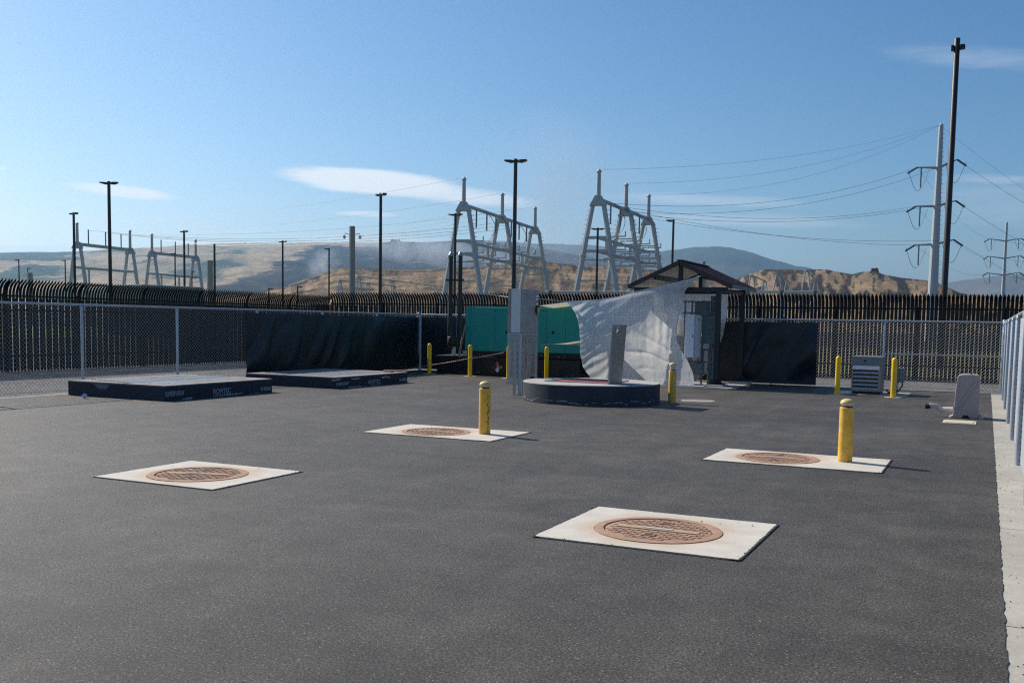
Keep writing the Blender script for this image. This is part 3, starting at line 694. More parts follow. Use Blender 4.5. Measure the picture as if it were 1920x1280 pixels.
# hatch leaf standing open on its hinge, notched at the upper corner, leaning a little
def L(y, h_, s=0): return V((cx+.625+.075*h_+s, y, .405+h_*1.19))
y0, y1 = 18.83, 19.60
for s_ in (0,):
    prof = [(y0,0),(y1,0),(y1,1),(y0+.33,1),(y0+.33,.93),(y0+.18,.86),(y0+.18,1),(y0,1)]
    vs = [L(y, h_) for y, h_ in prof]+[L(y, h_, .035) for y, h_ in prof]; n = len(prof)
    b.add(vs, [tuple(range(n)), tuple(range(2*n-1, n-1, -1))]+[((i+1) % n, i, n+i, n+(i+1) % n) for i in range(n)])
leaf = b.obj('hatch_leaf', M['alu_dull'], t)
b = MB(); b.bar(L(y0+.18,.97,.05), L(y0+.33,.97,.05), .02, .03); b.bar(L(y0+.14,.93,.06), L(y0+.5,.885,.07), .03, .012); b.box(tuple(L(y0-.03,.84)), tuple(L(y0-.0,.86)+V((.02,0,.02)))); b.box(tuple(L(y0-.03,.78)), tuple(L(y0,.80)+V((.02,0,.02))))
b.obj('latch', M['alu'], leaf)
b = MB()
for i in range(26):
    an = -2.9+i*.11+random.uniform(-.03,.03); r0 = rr+.003; z = .045+random.uniform(-.02,.05); w = random.uniform(.02,.09)
    h_ = random.uniform(.004,.012)
    b.add([(cx+r0*math.cos(an-w), cy+r0*math.sin(an-w), z),(cx+r0*1.0*math.cos(an+w), cy+r0*math.sin(an+w), z-.005),(cx+r0*math.cos(an+w*.8), cy+r0*math.sin(an+w*.8), z+h_),(cx+r0*math.cos(an-w*.6), cy+r0*math.sin(an-w*.6), z+h_)], [(0,1,2,3)])
b.obj('chipped_paint', M['white_paint'], t, fix=False)

# ------------------------------------------------------------------ stainless control cabinet
cx0, cx1, cy0, cy1 = -9.63, -9.31, 20.1, 21.0
t = thing('control_cabinet', 'stainless steel control cabinet on a perforated pedestal beside the round vault', 'control cabinet', (cx0, cy0, 0))
MB().box((cx0,cy0,1.37),(cx1,cy1,2.35)).obj('enclosure', M['steel'], t, bevel=.008)
MB().box((cx0-.02,cy0-.015,1.36),(cx0+.045,cy0-.001,2.355)).box((cx1-.018,cy0-.014,1.38),(cx1-.004,cy0-.001,2.34)).obj('door_lip', M['alu_dull'], t)
o = MB().box((cx0+.055,cy0-.006,1.385),(cx1-.03,cy0-.001,2.335)).obj('side_panel', mat('brushed_side', (.62,.64,.66), .5, .55), t)
MB().box((cx1+.001,cy0+.62,1.92),(cx1+.006,cy0+.80,1.925)).obj('hinge_pin', M['black'], t)
b = MB(); b.lathe([(.0001,0),(.075,0),(.075,.02),(.0001,.022)], n=24)
o = b.obj('disconnect_plate', M['black'], None, 40)
for v in o.data.vertices: v.co = V((cx1+.004+v.co.z, cy0+.80+v.co.x, 1.90+v.co.y*1.5))
o.parent = t; o.matrix_parent_inverse = Matrix.Translation(-t.location)
MB().box((cx1+.028,cy0+.77,1.87),(cx1+.06,cy0+.83,1.95)).obj('disconnect_handle', M['yellow_sleeve'], t)
MB().box((cx1+.028,cy0+.775,1.80),(cx1+.05,cy0+.825,1.868)).obj('tag_label', M['white_paint'], t)
b = MB()
for i, z in enumerate((2.22,2.15,2.04,1.96)): b.box((cx1+.001,cy0+.76,z-.03*(1 if i != 2 else 1.6)),(cx1+.003,cy0+.88,z+.015))
b.obj('sticker', M['white_box'], t)
MB().box((cx1+.001,cy0+.10,2.235),(cx1+.003,cy0+.24,2.25)).obj('badge', M['redp'], t)
b = MB(); b.box((cx0-.02,cy0-.01,.255),(cx1-.06,cy0-.006,1.35)); b.obj('perforated_side', M['perf'], t, fix=False)
b = MB(); b.add([(cx1+.008,cy0+.03,.40),(cx1+.008,cy1-.02,.40),(cx1+.008,cy1-.02,1.33),(cx1+.008,cy0+.03,1.33)], [(0,1,2,3)]); b.obj('perforated_front', M['perf'], t, fix=False)
b = MB()
for (X, Y) in ((cx1-.04,cy0+.02),(cx0+.14,cy0+.05),(cx1-.02,cy1-.03)): b.box((X-.022,Y-.022,-.02),(X+.022,Y+.022,1.37))
for z in (.40,.86,1.33): b.box((cx1-.005,cy0,z-.014),(cx1+.006,cy1,z+.014))
b.box((cx0-.03,cy0-.02,.235),(cx1-.05,cy0+.04,.262)); b.box((cx0-.02,cy0-.02,1.335),(cx1+.012,cy1,1.368)); b.box((cx1-.03,cy0-.03,0),(cx1+.02,cy0-.012,1.35))
b.obj('strut_frame', M['galv'], t)
b = MB()
for i in range(5):
    Y = cy0+.25+i*.12; b.tube([(cx1-.12,Y,-.02),(cx1-.12,Y,.5),(cx1-.12-.03*math.sin(i),Y+.05*math.cos(i*2),.9),(cx1-.12,Y+.02,1.37)], .02, 8)
b.obj('conduit', M['alu_dull'], t, 40)

# ------------------------------------------------------------------ generator
gx0, gx1, gy0, gy1 = -14.36, -10.35, 26.9, 28.2
t = thing('generator', 'large teal generator enclosure on a black tank, behind the bollards', 'generator', (gx0, gy0, 0))
e = MB().box((gx0,gy0,.73),(gx1,gy1,2.05)).obj('enclosure', M['teal'], t, bevel=.02)
b = MB()
for X in (gx0+.20, gx0+1.02, gx1-1.30, gx1-.70): b.box((X-.004,gy0-.0025,.75),(X+.004,gy0-.0005,2.02))
b.box((gx0+1.02,gy0-.0025,1.955),(gx0+2.0,gy0-.0005,1.962)); b.box((gx0+2.0,gy0-.0025,1.955),(gx1-1.30,gy0-.0005,1.962)); b.box((gx0+1.88,gy0-.0025,.75),(gx0+1.888,gy0-.0005,1.955))
b.obj('door_seam', mat('teal_seam', (.002,.05,.05), .6), e)
for i, (px, py) in enumerate(((951,623),(1037,623))):
    q = onY(px, py, gy0); o = MB().lathe([(.045,0),(.045,.014),(.02,.03),(.0001,.032)], n=20).obj('latch', M['black'], None, 40)
    for v in o.data.vertices: v.co = V((q.x+v.co.x, gy0-.003-v.co.z, q.z+v.co.y))
    o.parent = t; o.matrix_parent_inverse = Matrix.Translation(-t.location)
b = MB(); b.box((gx0+.04,gy0+.04,2.052),(gx0+2.7,gy1-.1,2.075)); b.prism([(gx0+2.9,2.05),(gx1-.3,2.05),(gx1-.02,2.0),(gx1-.02,2.13),(gx0+3.1,2.13)], 1, gy0+.15, gy1-.1)
b.obj('roof_hood', M['teal'], t)
b = MB(); b.box((gx0+.8,gy0+.3,2.076),(gx0+2.6,gy0+.5,2.10)); b.obj('lifting_rail', M['brown'], t)
b = MB(); b.box((gx0+.02,gy0+.03,.57),(gx1-.02,gy1,.73)); b.obj('skid', M['black'], t)
tk = MB().box((-15.30,gy0-.06,-.02),(gx1-.2,gy1+.05,.545)).obj('fuel_tank', M['blackgloss'], t, bevel=.01)
b = MB()
for X in (-15.05,-14.45,-13.3,-13.12,-11.6): b.box((X-.02,gy0-.075,0),(X+.02,gy0-.061,.54))
b.obj('rib', M['black'], tk)
MB().box((-15.32,gy0-.08,.546),(-13.32,gy1,.572)).obj('tank_top', mat('greyish_tank_top', (.12,.13,.14), .35), t)
b = MB(); random.seed(5)
for i in range(14): q = (gx0+random.uniform(0,3.9), gy0-.062-(.0), random.choice((.62,.66,.45,.08))); b.box((q[0],gy0+.015 if q[2]>.57 else gy0-.07,q[2]),(q[0]+.02,gy0+.029 if q[2]>.57 else gy0-.0605,q[2]+.02))
b.obj('bolt', M['alu'], t)
# hazard diamond in four colours
q = onY(932.5, 688, gy0-.063); hz = MB(); s = .083
hz.add([(q.x, gy0-.064, q.z-2*s-.005),(q.x+2*s+.005, gy0-.064, q.z),(q.x, gy0-.064, q.z+2*s+.005),(q.x-2*s-.005, gy0-.064, q.z)], [(0,1,2,3)])
pl = hz.obj('hazard_diamond', mat('diamond_edge', (.5,.5,.5), .5), t, fix=False)
for nm, dx, dz, c in (('red_quarter',0,s,(.62,.01,.02)),('blue_quarter',-s,0,(.015,.06,.45)),('yellow_quarter',s,0,(.85,.6,.01)),('white_quarter',0,-s,(.8,.8,.8))):
    a_ = s*.97
    MB().add([(q.x+dx,gy0-.066,q.z+dz-a_),(q.x+dx+a_,gy0-.066,q.z+dz),(q.x+dx,gy0-.066,q.z+dz+a_),(q.x+dx-a_,gy0-.066,q.z+dz)], [(0,1,2,3)]).obj(nm, mat(nm, c, .5), pl, fix=False)
for s_, dx, dz in (('2',0,s),('0',-s,0),('0',s,0)):
    text(s_, pl, (q.x+dx-.02, gy0-.067, q.z+dz-.03), ROTY, .08, M['white_box'], 'numeral')
# exhaust stacks
for X, l in ((-14.93,'left_stack'),(-14.60,'right')):
    st = MB().tube([(X,27.0,1.12),(X,27.0,3.60)], .065, 20).obj('exhaust_stack', M['blackgloss'], t, 40)
    b = MB(); b.lathe([(.075,3.60),(.085,3.63),(.06,3.69),(.03,3.73),(.0001,3.74)], (X,27.0,0), 20); b.tube([(X-.1,27,3.62),(X+.1,27,3.68)], .02, 8); b.obj('rain_cap', M['alu'], st, 40)
    MB().box((X-.066,26.93,1.1),(X-.058,26.936,3.6)).obj('edge_strip', M['galv'], st)
MB().bar((-15.08,26.95,2.87),(-14.45,26.95,2.87), .05, .05).obj('clamp_bar', M['black'], t)
b = MB(); b.lathe([(.12,.83),(.17,.90),(.17,1.12),(.15,1.15)], (-14.82,26.98,0), 20); o = b.obj('air_canister', M['black'], t, 40)
MB().lathe([(.06,.57),(.06,.83)], (-14.78,26.98,0), 16).obj('vent_neck', M['galv'], t, 40)
MB().box((-14.42,gy0-.01,.575),(-14.28,gy0+.12,.73)).obj('junction_box', mat('pale_green_box', (.40,.45,.38), .5), t)

# ------------------------------------------------------------------ ropes
def rope(label, pts_, r, mt, sag=0, name='rope'):
    P = []
    for a_, b_ in zip(pts_, pts_[1:]):
        a_, b_ = V(a_), V(b_)
        for i in range(12):
            t_ = i/12; p = a_.lerp(b_, t_); p.z -= sag*4*t_*(1-t_); P.append(p)
    P.append(V(pts_[-1]))
    return tag(MB().tube(P, r, 6).obj(name, mt, None, 60), label, 'rope')
def striped():
    mt = mat('striped_rope', (.45,.3,.25), .85); t = mt.node_tree; p = t.nodes['Principled BSDF']
    g = N(t, 'ShaderNodeNewGeometry'); s = N(t, 'ShaderNodeSeparateXYZ'); t.links.new(g.outputs['Position'], s.inputs[0])
    k = fm('GREATER_THAN', fm('FRACT', fm('MULTIPLY', fm('ADD', s.outputs[0], s.outputs[2], t=t), 11, t=t), t=t), .5, t=t)
    mx = N(t, 'ShaderNodeMix', data_type='RGBA'); t.links.new(k, mx.inputs[0]); mx.inputs[6].default_value = (.30,.09,.08,1); mx.inputs[7].default_value = (.62,.58,.52,1); t.links.new(mx.outputs[2], p.inputs['Base Color'])
    return mt
M['stripe'] = striped()
rope('thin red and white rope strung from the farther square vault to a yellow bollard', [onZ(735,697,.28), onY(790,687.5,26.9), onY(806,684.5,26.2), onY(876,672.5,25.95), onY(944,661,25.95)], .013, M['stripe'], .01)
rope('white line tied from the exhaust stack to the corner of the shade cloth', [onY(869,547,26.85), onY(912,551,26.8), onY(956,557.5,26.3)], .012, M['rope_white'])
rope('white line from the cabinet top to the corner of the silver shade cloth', [onY(1014,560,25.0), onY(1040,563,25.6), onY(1064,565.5,25.95)], .011, M['rope_white'])
rope('thin line from the cabinet to the tip of the cream sail', [onY(1013,648.5,25.5), onY(1034,645.5,26.3)], .012, M['rope'])
pts_ = [onY(872,612,26.85)+V((0,0,0)), onY(869,625,26.82), onY(866,640,26.80), onY(863,655,26.80), onY(861,668,26.78)]
b = MB()
for k_ in range(5): b.tube([p+V((random.uniform(-.035,.035),random.uniform(-.02,.02),random.uniform(-.04,.04))) for p in pts_], .012, 6)
tag(b.obj('rope_bundle', M['rope'], None, 60), 'bundle of frayed brown rope hanging at the left end of the generator', 'rope')
b = MB(); q = onZ(735,697,.28)
for k_ in range(4): b.tube([q+V((random.uniform(-.3,.1), random.uniform(-.2,.3), .01+.01*k_)) for _ in range(5)], .011, 6)
tag(b.obj('rope_coil', M['rope'], None, 60), 'loose knotted rope end lying on the corner of the farther vault', 'rope')

# ------------------------------------------------------------------ shade canopy
t = thing('shade_canopy', 'small gabled canopy with brown roof on dark posts behind the silver cloth', 'canopy', (-7.45, 27.5, 0))
ex0, ex1, rx, ye0, ye1, ze, zr = -8.86, -6.06, -7.46, 26.02, 28.98, 2.64, 3.26
b = MB(); th = .045
for xa, xb in ((ex0, rx), (ex1, rx)):
    s_ = (zr-ze)/(xb-xa)
    b.add([(xa,ye0,ze),(xb,ye0,zr),(xb,ye1,zr),(xa,ye1,ze),(xa,ye0,ze+th),(xb,ye0,zr+th),(xb,ye1,zr+th),(xa,ye1,ze+th)], [(0,1,2,3),(4,5,6,7),(0,1,5,4),(2,3,7,6),(0,3,7,4)])
rf = b.obj('roof', M['roof'], t)
b = MB(); n = 22
for xa in (ex0, ex1):
    for i in range(n):
        Y = ye0+.06+i*(ye1-ye0-.12)/(n-1); b.bar((xa,Y,ze+th+.012),(rx,Y,zr+th+.012), .025, .024)
b.obj('roof_rib', M['roof'], rf)
b = MB()
for xa in (ex0, ex1):
    b.add([(xa,ye0+.03,ze-.004),(rx,ye0+.03,zr-.004),(rx,ye1-.03,zr-.004),(xa,ye1-.03,ze-.004)], [(0,1,2,3)])
    for i in range(34):
        Y = ye0+.05+i*(ye1-ye0-.1)/33; b.bar((xa,Y,ze-.010),(rx,Y,zr-.010), .03, .010)
b.obj('soffit', M['soffit'], t)
for Y in (ye0-.02, ye1+.02):
    b = MB()
    for xa in (ex0-.02, ex1+.02): b.bar((xa,Y,ze-.015),(rx,Y,zr+.012), .035, .115)
    b.obj('gable_trim', M['brown'], t)
M['gutter'] = mat('grey_gutter', (.15,.16,.17), .5)
for xa in (ex0-.02, ex1+.02): MB().bar((xa,ye0-.01,ze),(xa,ye1+.01,ze), .03, .10).obj('eave_trim', M['gutter'], t)
b = MB(); b.bar((rx,ye0-.02,zr+.075),(rx,ye1+.02,zr+.075), .16, .02); b.obj('ridge_cap', M['brown'], rf)
b = MB()
for Y in (26.17, 28.25): b.bar((ex0+.12,Y,2.565),(ex1-.12,Y,2.565), .10, .11); b.bar((rx,Y,2.62),(rx,Y,zr-.02), .13, .10)
for X in (-8.45, -6.42): b.bar((X,26.17,2.545),(X+(.18 if X > -7 else 0),28.25,2.545), .09, .09)
for X in (-8.15, -6.80): 
    z = ze+(zr-ze)*((X-ex0)/(rx-ex0) if X < rx else (ex1-X)/(ex1-rx)); b.bar((X,ye0+.05,z-.075),(X,ye1-.05,z-.075), .07, .11)
b.obj('truss', M['slate'], t)
for X in (-8.45, -6.42):
    for Y in (26.17, 28.25):
        if Y > 27 and X > -7: X = -6.24
        p = MB().box((X-.065,Y-.065,.08),(X+.065,Y+.065,2.60)).obj('post', M['slate'], t, bevel=.01)
        b = MB(); b.box((X-.21,Y-.21,.065),(X+.21,Y+.21,.085))
        b.add([(X-.19,Y-.012,.085),(X+.19,Y-.012,.085),(X,Y-.012,.30),(X-.19,Y+.012,.085),(X+.19,Y+.012,.085),(X,Y+.012,.30)], [(0,1,2),(3,4,5),(0,2,5,3),(1,2,5,4)])
        b.add([(X-.012,Y-.19,.085),(X-.012,Y+.19,.085),(X-.012,Y,.30),(X+.012,Y-.19,.085),(X+.012,Y+.19,.085),(X+.012,Y,.30)], [(0,1,2),(3,4,5),(0,2,5,3),(1,2,5,4)])
        b.obj('base_plate', M['slate'], p)
        MB().box((X-.27,Y-.27,-.02),(X+.27,Y+.27,.064)).obj('footing', M['conc'], t, bevel=.015)
tag(MB().box((-9.3,25.25,-.1),(-5.88,28.05,.012)).obj('equipment_pad', M['conc'], None, bevel=.01), 'flat pale concrete pad under the gabled canopy', 'concrete pad')
o = MB().box((-6.34,27.2,0),(-6.26,27.5,.04)).obj('red_tape', mat('tape', (.5,.06,.04), .5), None)
o.location = (0,0,2.80); tag(o, 'scrap of red and white tape caught on the right slope of the brown roof', 'tape')

# electrical rack
t = thing('electrical_rack', 'steel strut rack with conduits under the canopy behind the open cloth edge', 'electrical rack', (-7.3, 27.1, 0))
b = MB()
for X in (-7.56,-7.36,-7.05,-6.80,-6.68): b.box((X-.022,27.04,0),(X+.022,27.085,2.30 if X < -6.9 else 2.40))
for z in (2.26,1.95,.95,.62): b.box((-7.60,27.0,z-.022),(-6.62,27.038,z+.022))
b.obj('strut', M['rack'], t)
b = MB()
for X, z0 in ((-7.40,.0),(-7.33,.0),(-7.13,.5),(-7.05,.5),(-6.99,.5),(-6.85,0),(-6.73,0)): b.tube([(X,26.98,z0),(X,26.98,1.0)], .022, 8)
b.obj('conduit', M['rack'], t, 40)
def panel(label, x0, x1, y0, y1, z0, z1, mt, name='electrical_panel'):
    q = MB().box((x0,y0,z0),(x1,y1,z1)).obj(name, mt, t, bevel=.008); q['label'] = label
    MB().box((x0+.012,y0-.008,z0+.015),(x1-.012,y0-.0005,z1-.015)).obj('door', mt, q, bevel=.004)
    MB().box((x1-.04,y0-.02,(z0+z1)/2-.03),(x1-.025,y0-.0085,(z0+z1)/2+.03)).obj('handle', M['black'], q)
    return q
q = panel('tall white electrical cabinet on the rack, largest and palest box', -7.315, -7.065, 26.22, 26.96, .755, 1.895, M['white_box'])
MB().box((-7.063,26.62,1.74),(-7.060,26.72,1.79)).obj('badge', M['black'], q)
MB().box((-7.0640,26.28,.78),(-7.0610,26.29,1.87)).obj('door_gap', M['black'], q)
panel('blue-grey switch box above and behind the white cabinet', -7.24, -6.84, 26.86, 26.998, 1.88, 2.24, M['bluegray'])
panel('tall blue-grey panel right of the white cabinet', -7.02, -6.70, 26.90, 27.0, 1.12, 1.90, M['bluegray'])
panel('small blue-grey box mounted low under the white cabinet', -7.22, -6.94, 26.72, 26.96, .28, .60, M['bluegray'])
b = MB(); b.box((-6.86,27.09,0.012),(-6.70,27.17,2.42)); tag(b.obj('timber_post', mat('grey_timber', (.24,.23,.20), .85, 0, .2, 6), None), 'weathered pale post standing behind the blue-grey panels', 'post')

# silver shade cloth
def polyline(ps, t_):
    L_ = [0]
    for a_, b_ in zip(ps, ps[1:]): L_.append(L_[-1]+math.hypot(b_[0]-a_[0], b_[1]-a_[1]))
    s_ = t_*L_[-1]
    for i in range(len(ps)-1):
        if s_ <= L_[i+1]+1e-9:
            k_ = (s_-L_[i])/(L_[i+1]-L_[i]); return (ps[i][0]+(ps[i+1][0]-ps[i][0])*k_, ps[i][1]+(ps[i+1][1]-ps[i][1])*k_)
    return ps[-1]
def coons(top, bot, lef, rig, nu, nv, wob, Yb):
    T = [(p.x, p.z) for p in (onY(x, y, Yb) for x, y in top)]; B = [(p.x, p.z) for p in (onY(x, y, Yb) for x, y in bot)]
    Lf = [(p.x, p.z) for p in (onY(x, y, Yb) for x, y in lef)]; Rg = [(p.x, p.z) for p in (onY(x, y, Yb) for x, y in rig)]
    vs = []
    for j in range(nv+1):
        v = j/nv
        for i in range(nu+1):
            u = i/nu; t_, b_, l_, r_ = polyline(T, u), polyline(B, u), polyline(Lf, v), polyline(Rg, v); q = []
            for k_ in (0, 1):
                q.append((1-v)*t_[k_]+v*b_[k_]+(1-u)*l_[k_]+u*r_[k_]-((1-u)*(1-v)*T[0][k_]+u*(1-v)*T[-1][k_]+(1-u)*v*B[0][k_]+u*v*B[-1][k_]))
            vs.append((q[0], Yb+wob(u, v, q[0], q[1]), q[1]))
    fs = [(j*(nu+1)+i, j*(nu+1)+i+1, (j+1)*(nu+1)+i+1, (j+1)*(nu+1)+i) for j in range(nv) for i in range(nu)]
    return MB().add(vs, fs)
def sm(a, b, x): t_ = max(0, min(1, (x-a)/(b-a))); return t_*t_*(3-2*t_)
TIE = (-6.98, .42)
def wob1(u, v, x, z):
    dx, dz = TIE[0]-x, z-TIE[1]; an = math.atan2(dz, dx+.02); r_ = math.hypot(dx, dz)
    w = 0
    # folds fanning out from the tied lower right corner
    w -= .055*(1-abs(math.sin(an*8.5+mn.noise(V((x*1.1, z*1.1, 0)))*1.6+.35*r_)))**3*sm(.2,.8,r_)*sm(2.9,1.1,r_)*sm(1.25,.8,an)*sm(-.1,.12,an)
    w += .022*math.sin(x*30+mn.noise(V((x,z,3)))*2)*sm(.72,.92,u)*sm(.95,.2,v)
    w += .012*math.sin((x*.8-z*1.3)*16+mn.noise(V((x*2,z*2,5)))*2)*sm(.65,.1,u)
    w += .08*mn.noise(V((x*.9, z*.9, 1)))+.018*mn.noise(V((x*3, z*3, 2)))+.006*mn.noise(V((x*11, z*7, 2)))
    w -= .30*math.sin(math.pi*u)*math.sin(math.pi*min(1,v))      # belly of the wind
    return w*sm(0,.06,v)*1.0+.0
RG = [(1315,517),(1296,530),(1284,545),(1273,590),(1268,620),(1270,640),(1280,662),(1291,680),(1299,700),(1302,728)]
o = coons([(1062,565),(1120,562),(1160,555),(1190,546),(1250,533),(1315,517)], [(1107,708),(1180,718),(1240,724.5),(1302,728)],
      [(1062,565),(1072,575),(1080,590),(1086,612),(1087.5,630),(1088,660),(1094,688),(1107,708)], RG, 110, 80, wob1, 25.93).obj('shade_cloth', M['shade'], None, 80, fix=False)
tag(o, 'large silver-grey mesh cloth stretched and creased in front of the canopy', 'shade cloth')
# hem with frayed pale edge
b = MB(); hm = []
for i in range(60):
    p = polyline(RG, i/59*.62); q = onY(p[0], p[1], 25.93); hm.append(q+V((random.uniform(-.006,.006), -.03, 0)))
h_ = b.tube(hm, .013, 6).obj('rolled_hem', M['rope_white'], o, 60)
def wob2(u, v, x, z): return .02*math.sin(x*20)*v+.03*mn.noise(V((x*1.5, z*1.5, 4)))
o = coons([(1225,542),(1366,549)], [(1230,719),(1300,718),(1338,690)], [(1225,542),(1230,719)], [(1366,549),(1363,590),(1355,630),(1345,655),(1338,690)], 40, 50, wob2, 28.40).obj('rear_cloth', M['shade'], None, 80, fix=False)
tag(o, 'grey mesh cloth hanging inside the rear of the canopy, right of the rack', 'shade cloth')
# cream sail
A_, B_, C_ = onY(1032,645.5,26.35), onY(1262,572,26.9), onY(1215,690,27.6)
n = 24; vs = []; idx = {}
for i in range(n+1):
    for j in range(n+1-i):
        u, v = i/n, j/n; p = A_*(1-u-v)+B_*u+C_*v
        s_ = (1-u-v)*u*4; p.z -= .22*s_; s2 = (1-u-v)*v*4; p.z += .20*s2; p.z += .05*math.sin(u*9)*v
        idx[i,j] = len(vs); vs.append(p)
fs = []
for i in range(n):
    for j in range(n-i):
        fs.append((idx[i,j], idx[i+1,j], idx[i,j+1]))
        if j < n-i-1: fs.append((idx[i+1,j], idx[i+1,j+1], idx[i,j+1]))
tag(MB().add(vs, fs).obj('cream_sail', M['sail'], None, 80, fix=False), 'cream triangular sail tapering to a point in front of the generator', 'sail')
# second sail piece over the generator roof
A_, B_, C_ = onY(1010,573,26.6), onY(1064,566,26.0), onY(1085,577,27.8)
tag(MB().add([A_, B_, C_, A_.lerp(C_,.5)+V((0,0,-.06)), B_.lerp(C_,.5)], [(0,1,4,3),(3,4,2)]).obj('cream_tarp', M['sail'], None, fix=False), 'narrow cream tarp edge lying over the generator roof behind the cloth corner', 'tarp')

# ------------------------------------------------------------------ louvred unit and switch box
t = thing('louvred_unit', 'grey louvred heater unit on the ground between two yellow bollards', 'louvred unit', (-2.6, 26, 0))
x0, x1, y0, y1 = -2.95, -2.27, 25.72, 26.65
b = MB(); b.box((x0,y0+.05,.06),(x1,y1,.70)); b.box((x0-.01,y0,.70),(x1+.01,y1+.01,.925)); b.obj('housing', M['greybox'], t, bevel=.008)
b = MB(); b.box((x0,y0-.005,.08),(x0+.03,y0+.049,.70)); b.box((x1-.06,y0-.005,.08),(x1,y0+.049,.70)); b.box((x0+.03,y0-.005,.08),(x1-.06,y0+.049,.105))
b.obj('grille_frame', M['alu_dull'], t)
MB().box((x0+.03,y0+.030,.105),(x1-.06,y0+.049,.60)).obj('grille_back', M['black'], t)
b = MB()
for i in range(5):
    z = .115+i*.098; b.add([(x0+.03,y0-.004,z),(x1-.06,y0-.004,z),(x1-.06,y0+.03,z+.05),(x0+.03,y0+.03,z+.05),(x0+.03,y0-.004,z+.022),(x1-.06,y0-.004,z+.022),(x1-.06,y0+.03,z+.060),(x0+.03,y0+.03,z+.060)], [(0,1,2,3),(4,5,6,7),(0,1,5,4)])
b.obj('louvre', M['galv'], t)
MB().box((x0+.02,y0-.008,.605),(x1-.04,y0+.03,.699)).obj('trim_panel', M['white_box'], t)
q = MB().box((x0+.27,y0-.004,.80),(x0+.33,y0-.0005,.835)).obj('badge', M['black'], t)
MB().box((x0+.02,y0+.07,0),(x1-.02,y1-.02,.06)).obj('base', M['black'], t)
tag(MB().box((-3.35,25.62,-.06),(-1.65,26.9,.010)).obj('unit_pad', M['conc'], None, bevel=.006), 'thin concrete pad under the grey louvred unit', 'concrete pad')
t = thing('switch_box', 'small grey switch box on a stub post right of the louvred unit', 'electrical box', (-1.85, 26.1, 0))
MB().box((-2.05,26.05,.30),(-1.76,26.22,.66)).obj('enclosure', M['greybox'], t, bevel=.006)
MB().box((-1.885,26.042,.30),(-1.878,26.0495,.66)).obj('door_edge', M['black'], t)
MB().box((-1.95,26.225,0),(-1.90,26.26,.45)).obj('stub_post', M['galv'], t)
MB().tube([(-2.16,25.95,.13),(-2.10,25.92,.06),(-2.0,25.9,.06),(-1.86,25.95,.12),(-1.80,26.05,.22),(-1.80,26.1,.31)], .018, 8).obj('flexible_conduit', M['black'], t, 60)

# ------------------------------------------------------------------ tan shroud, pipe, flush lid
t = thing('plastic_shroud', 'tan plastic equipment cover standing near the right mesh fence', 'equipment cover', (-.28, 20, 0))
b = MB(); yy0, yy1 = 19.93, 20.42
prof = [(-.49,.0),(-.49,.03),(-.475,.26),(-.445,.745),(-.42,.785),(-.33,.80),(-.20,.805),(-.10,.795),(-.068,.76),(-.062,.0),(-.20,.0),(-.21,.045),(-.24,.070),(-.28,.072),(-.32,.050),(-.335,.0)]
b.prism(prof, 1, yy0, yy1); b.obj('shell', M['plastic'], t, bevel=.012)
b = MB(); b.prism([(-.56,.0),(-.49,.0),(-.49,.04)], 1, yy0-.01, yy1); b.prism([(-.06,.0),(.02,.0),(-.02,.05),(-.06,.05)], 1, yy0-.01, yy1); b.obj('foot_flange', M['plastic'], t)
b = MB(); 
for a_, c_ in (((-.485,.19),(-.43,.19)),((-.43,.19),(-.40,.22)),((-.40,.22),(-.135,.655)),((-.135,.655),(-.11,.675))): b.bar((a_[0],yy0-.008,a_[1]),(c_[0],yy0-.008,c_[1]), .022, .038, up=(0,0,1) if abs(c_[1]-a_[1]) < .3 else (0,0,1))
b.obj('raised_rib', M['plastic'], t, 40)
MB().box((-.315,yy0+.01,.0),(-.225,yy0+.03,.06)).obj('cable_opening', M['black'], t)
MB().box((-.50,yy0+.2,.815),(-.16,yy0+.215,.822)).box((-.40,yy0+.18,.80),(-.385,yy0+.23,.82)).box((-.24,yy0+.18,.80),(-.20,yy0+.23,.824)).obj('top_lever', M['brown'], t)
t = thing('drain_pipe', 'bent white pipe with a black cap, lying left of the tan plastic cover', 'pipe', (-.8, 20, 0))
MB().tube([onY(1787,768,20.1), onY(1762,768,20.1)], .052, 16).obj('pipe', M['whitepvc'], t, 60)
MB().tube([onY(1763,768.5,20.1), onY(1757,760.5,20.1), onY(1742,759.5,20.1)], .044, 14).obj('elbow', mat('wrapped_pipe', (.55,.53,.52), .6, 0, .3, 30), t, 60)
MB().tube([onY(1744,761,20.1), onY(1735,761.5,20.1)], .047, 16).obj('end_cap', M['black'], t, 60)
t = thing('utility_lid', 'beige rectangular utility box lid flush in the asphalt before the tan cover', 'utility lid', (-.34, 19, 0))
MB().box((-.615,18.68,-.05),(-.085,19.32,.012)).obj('rim', M['beige'], t, bevel=.004)
MB().box((-.575,18.72,.0125),(-.125,19.28,.019)).obj('lid', M['beige'], t, bevel=.003)

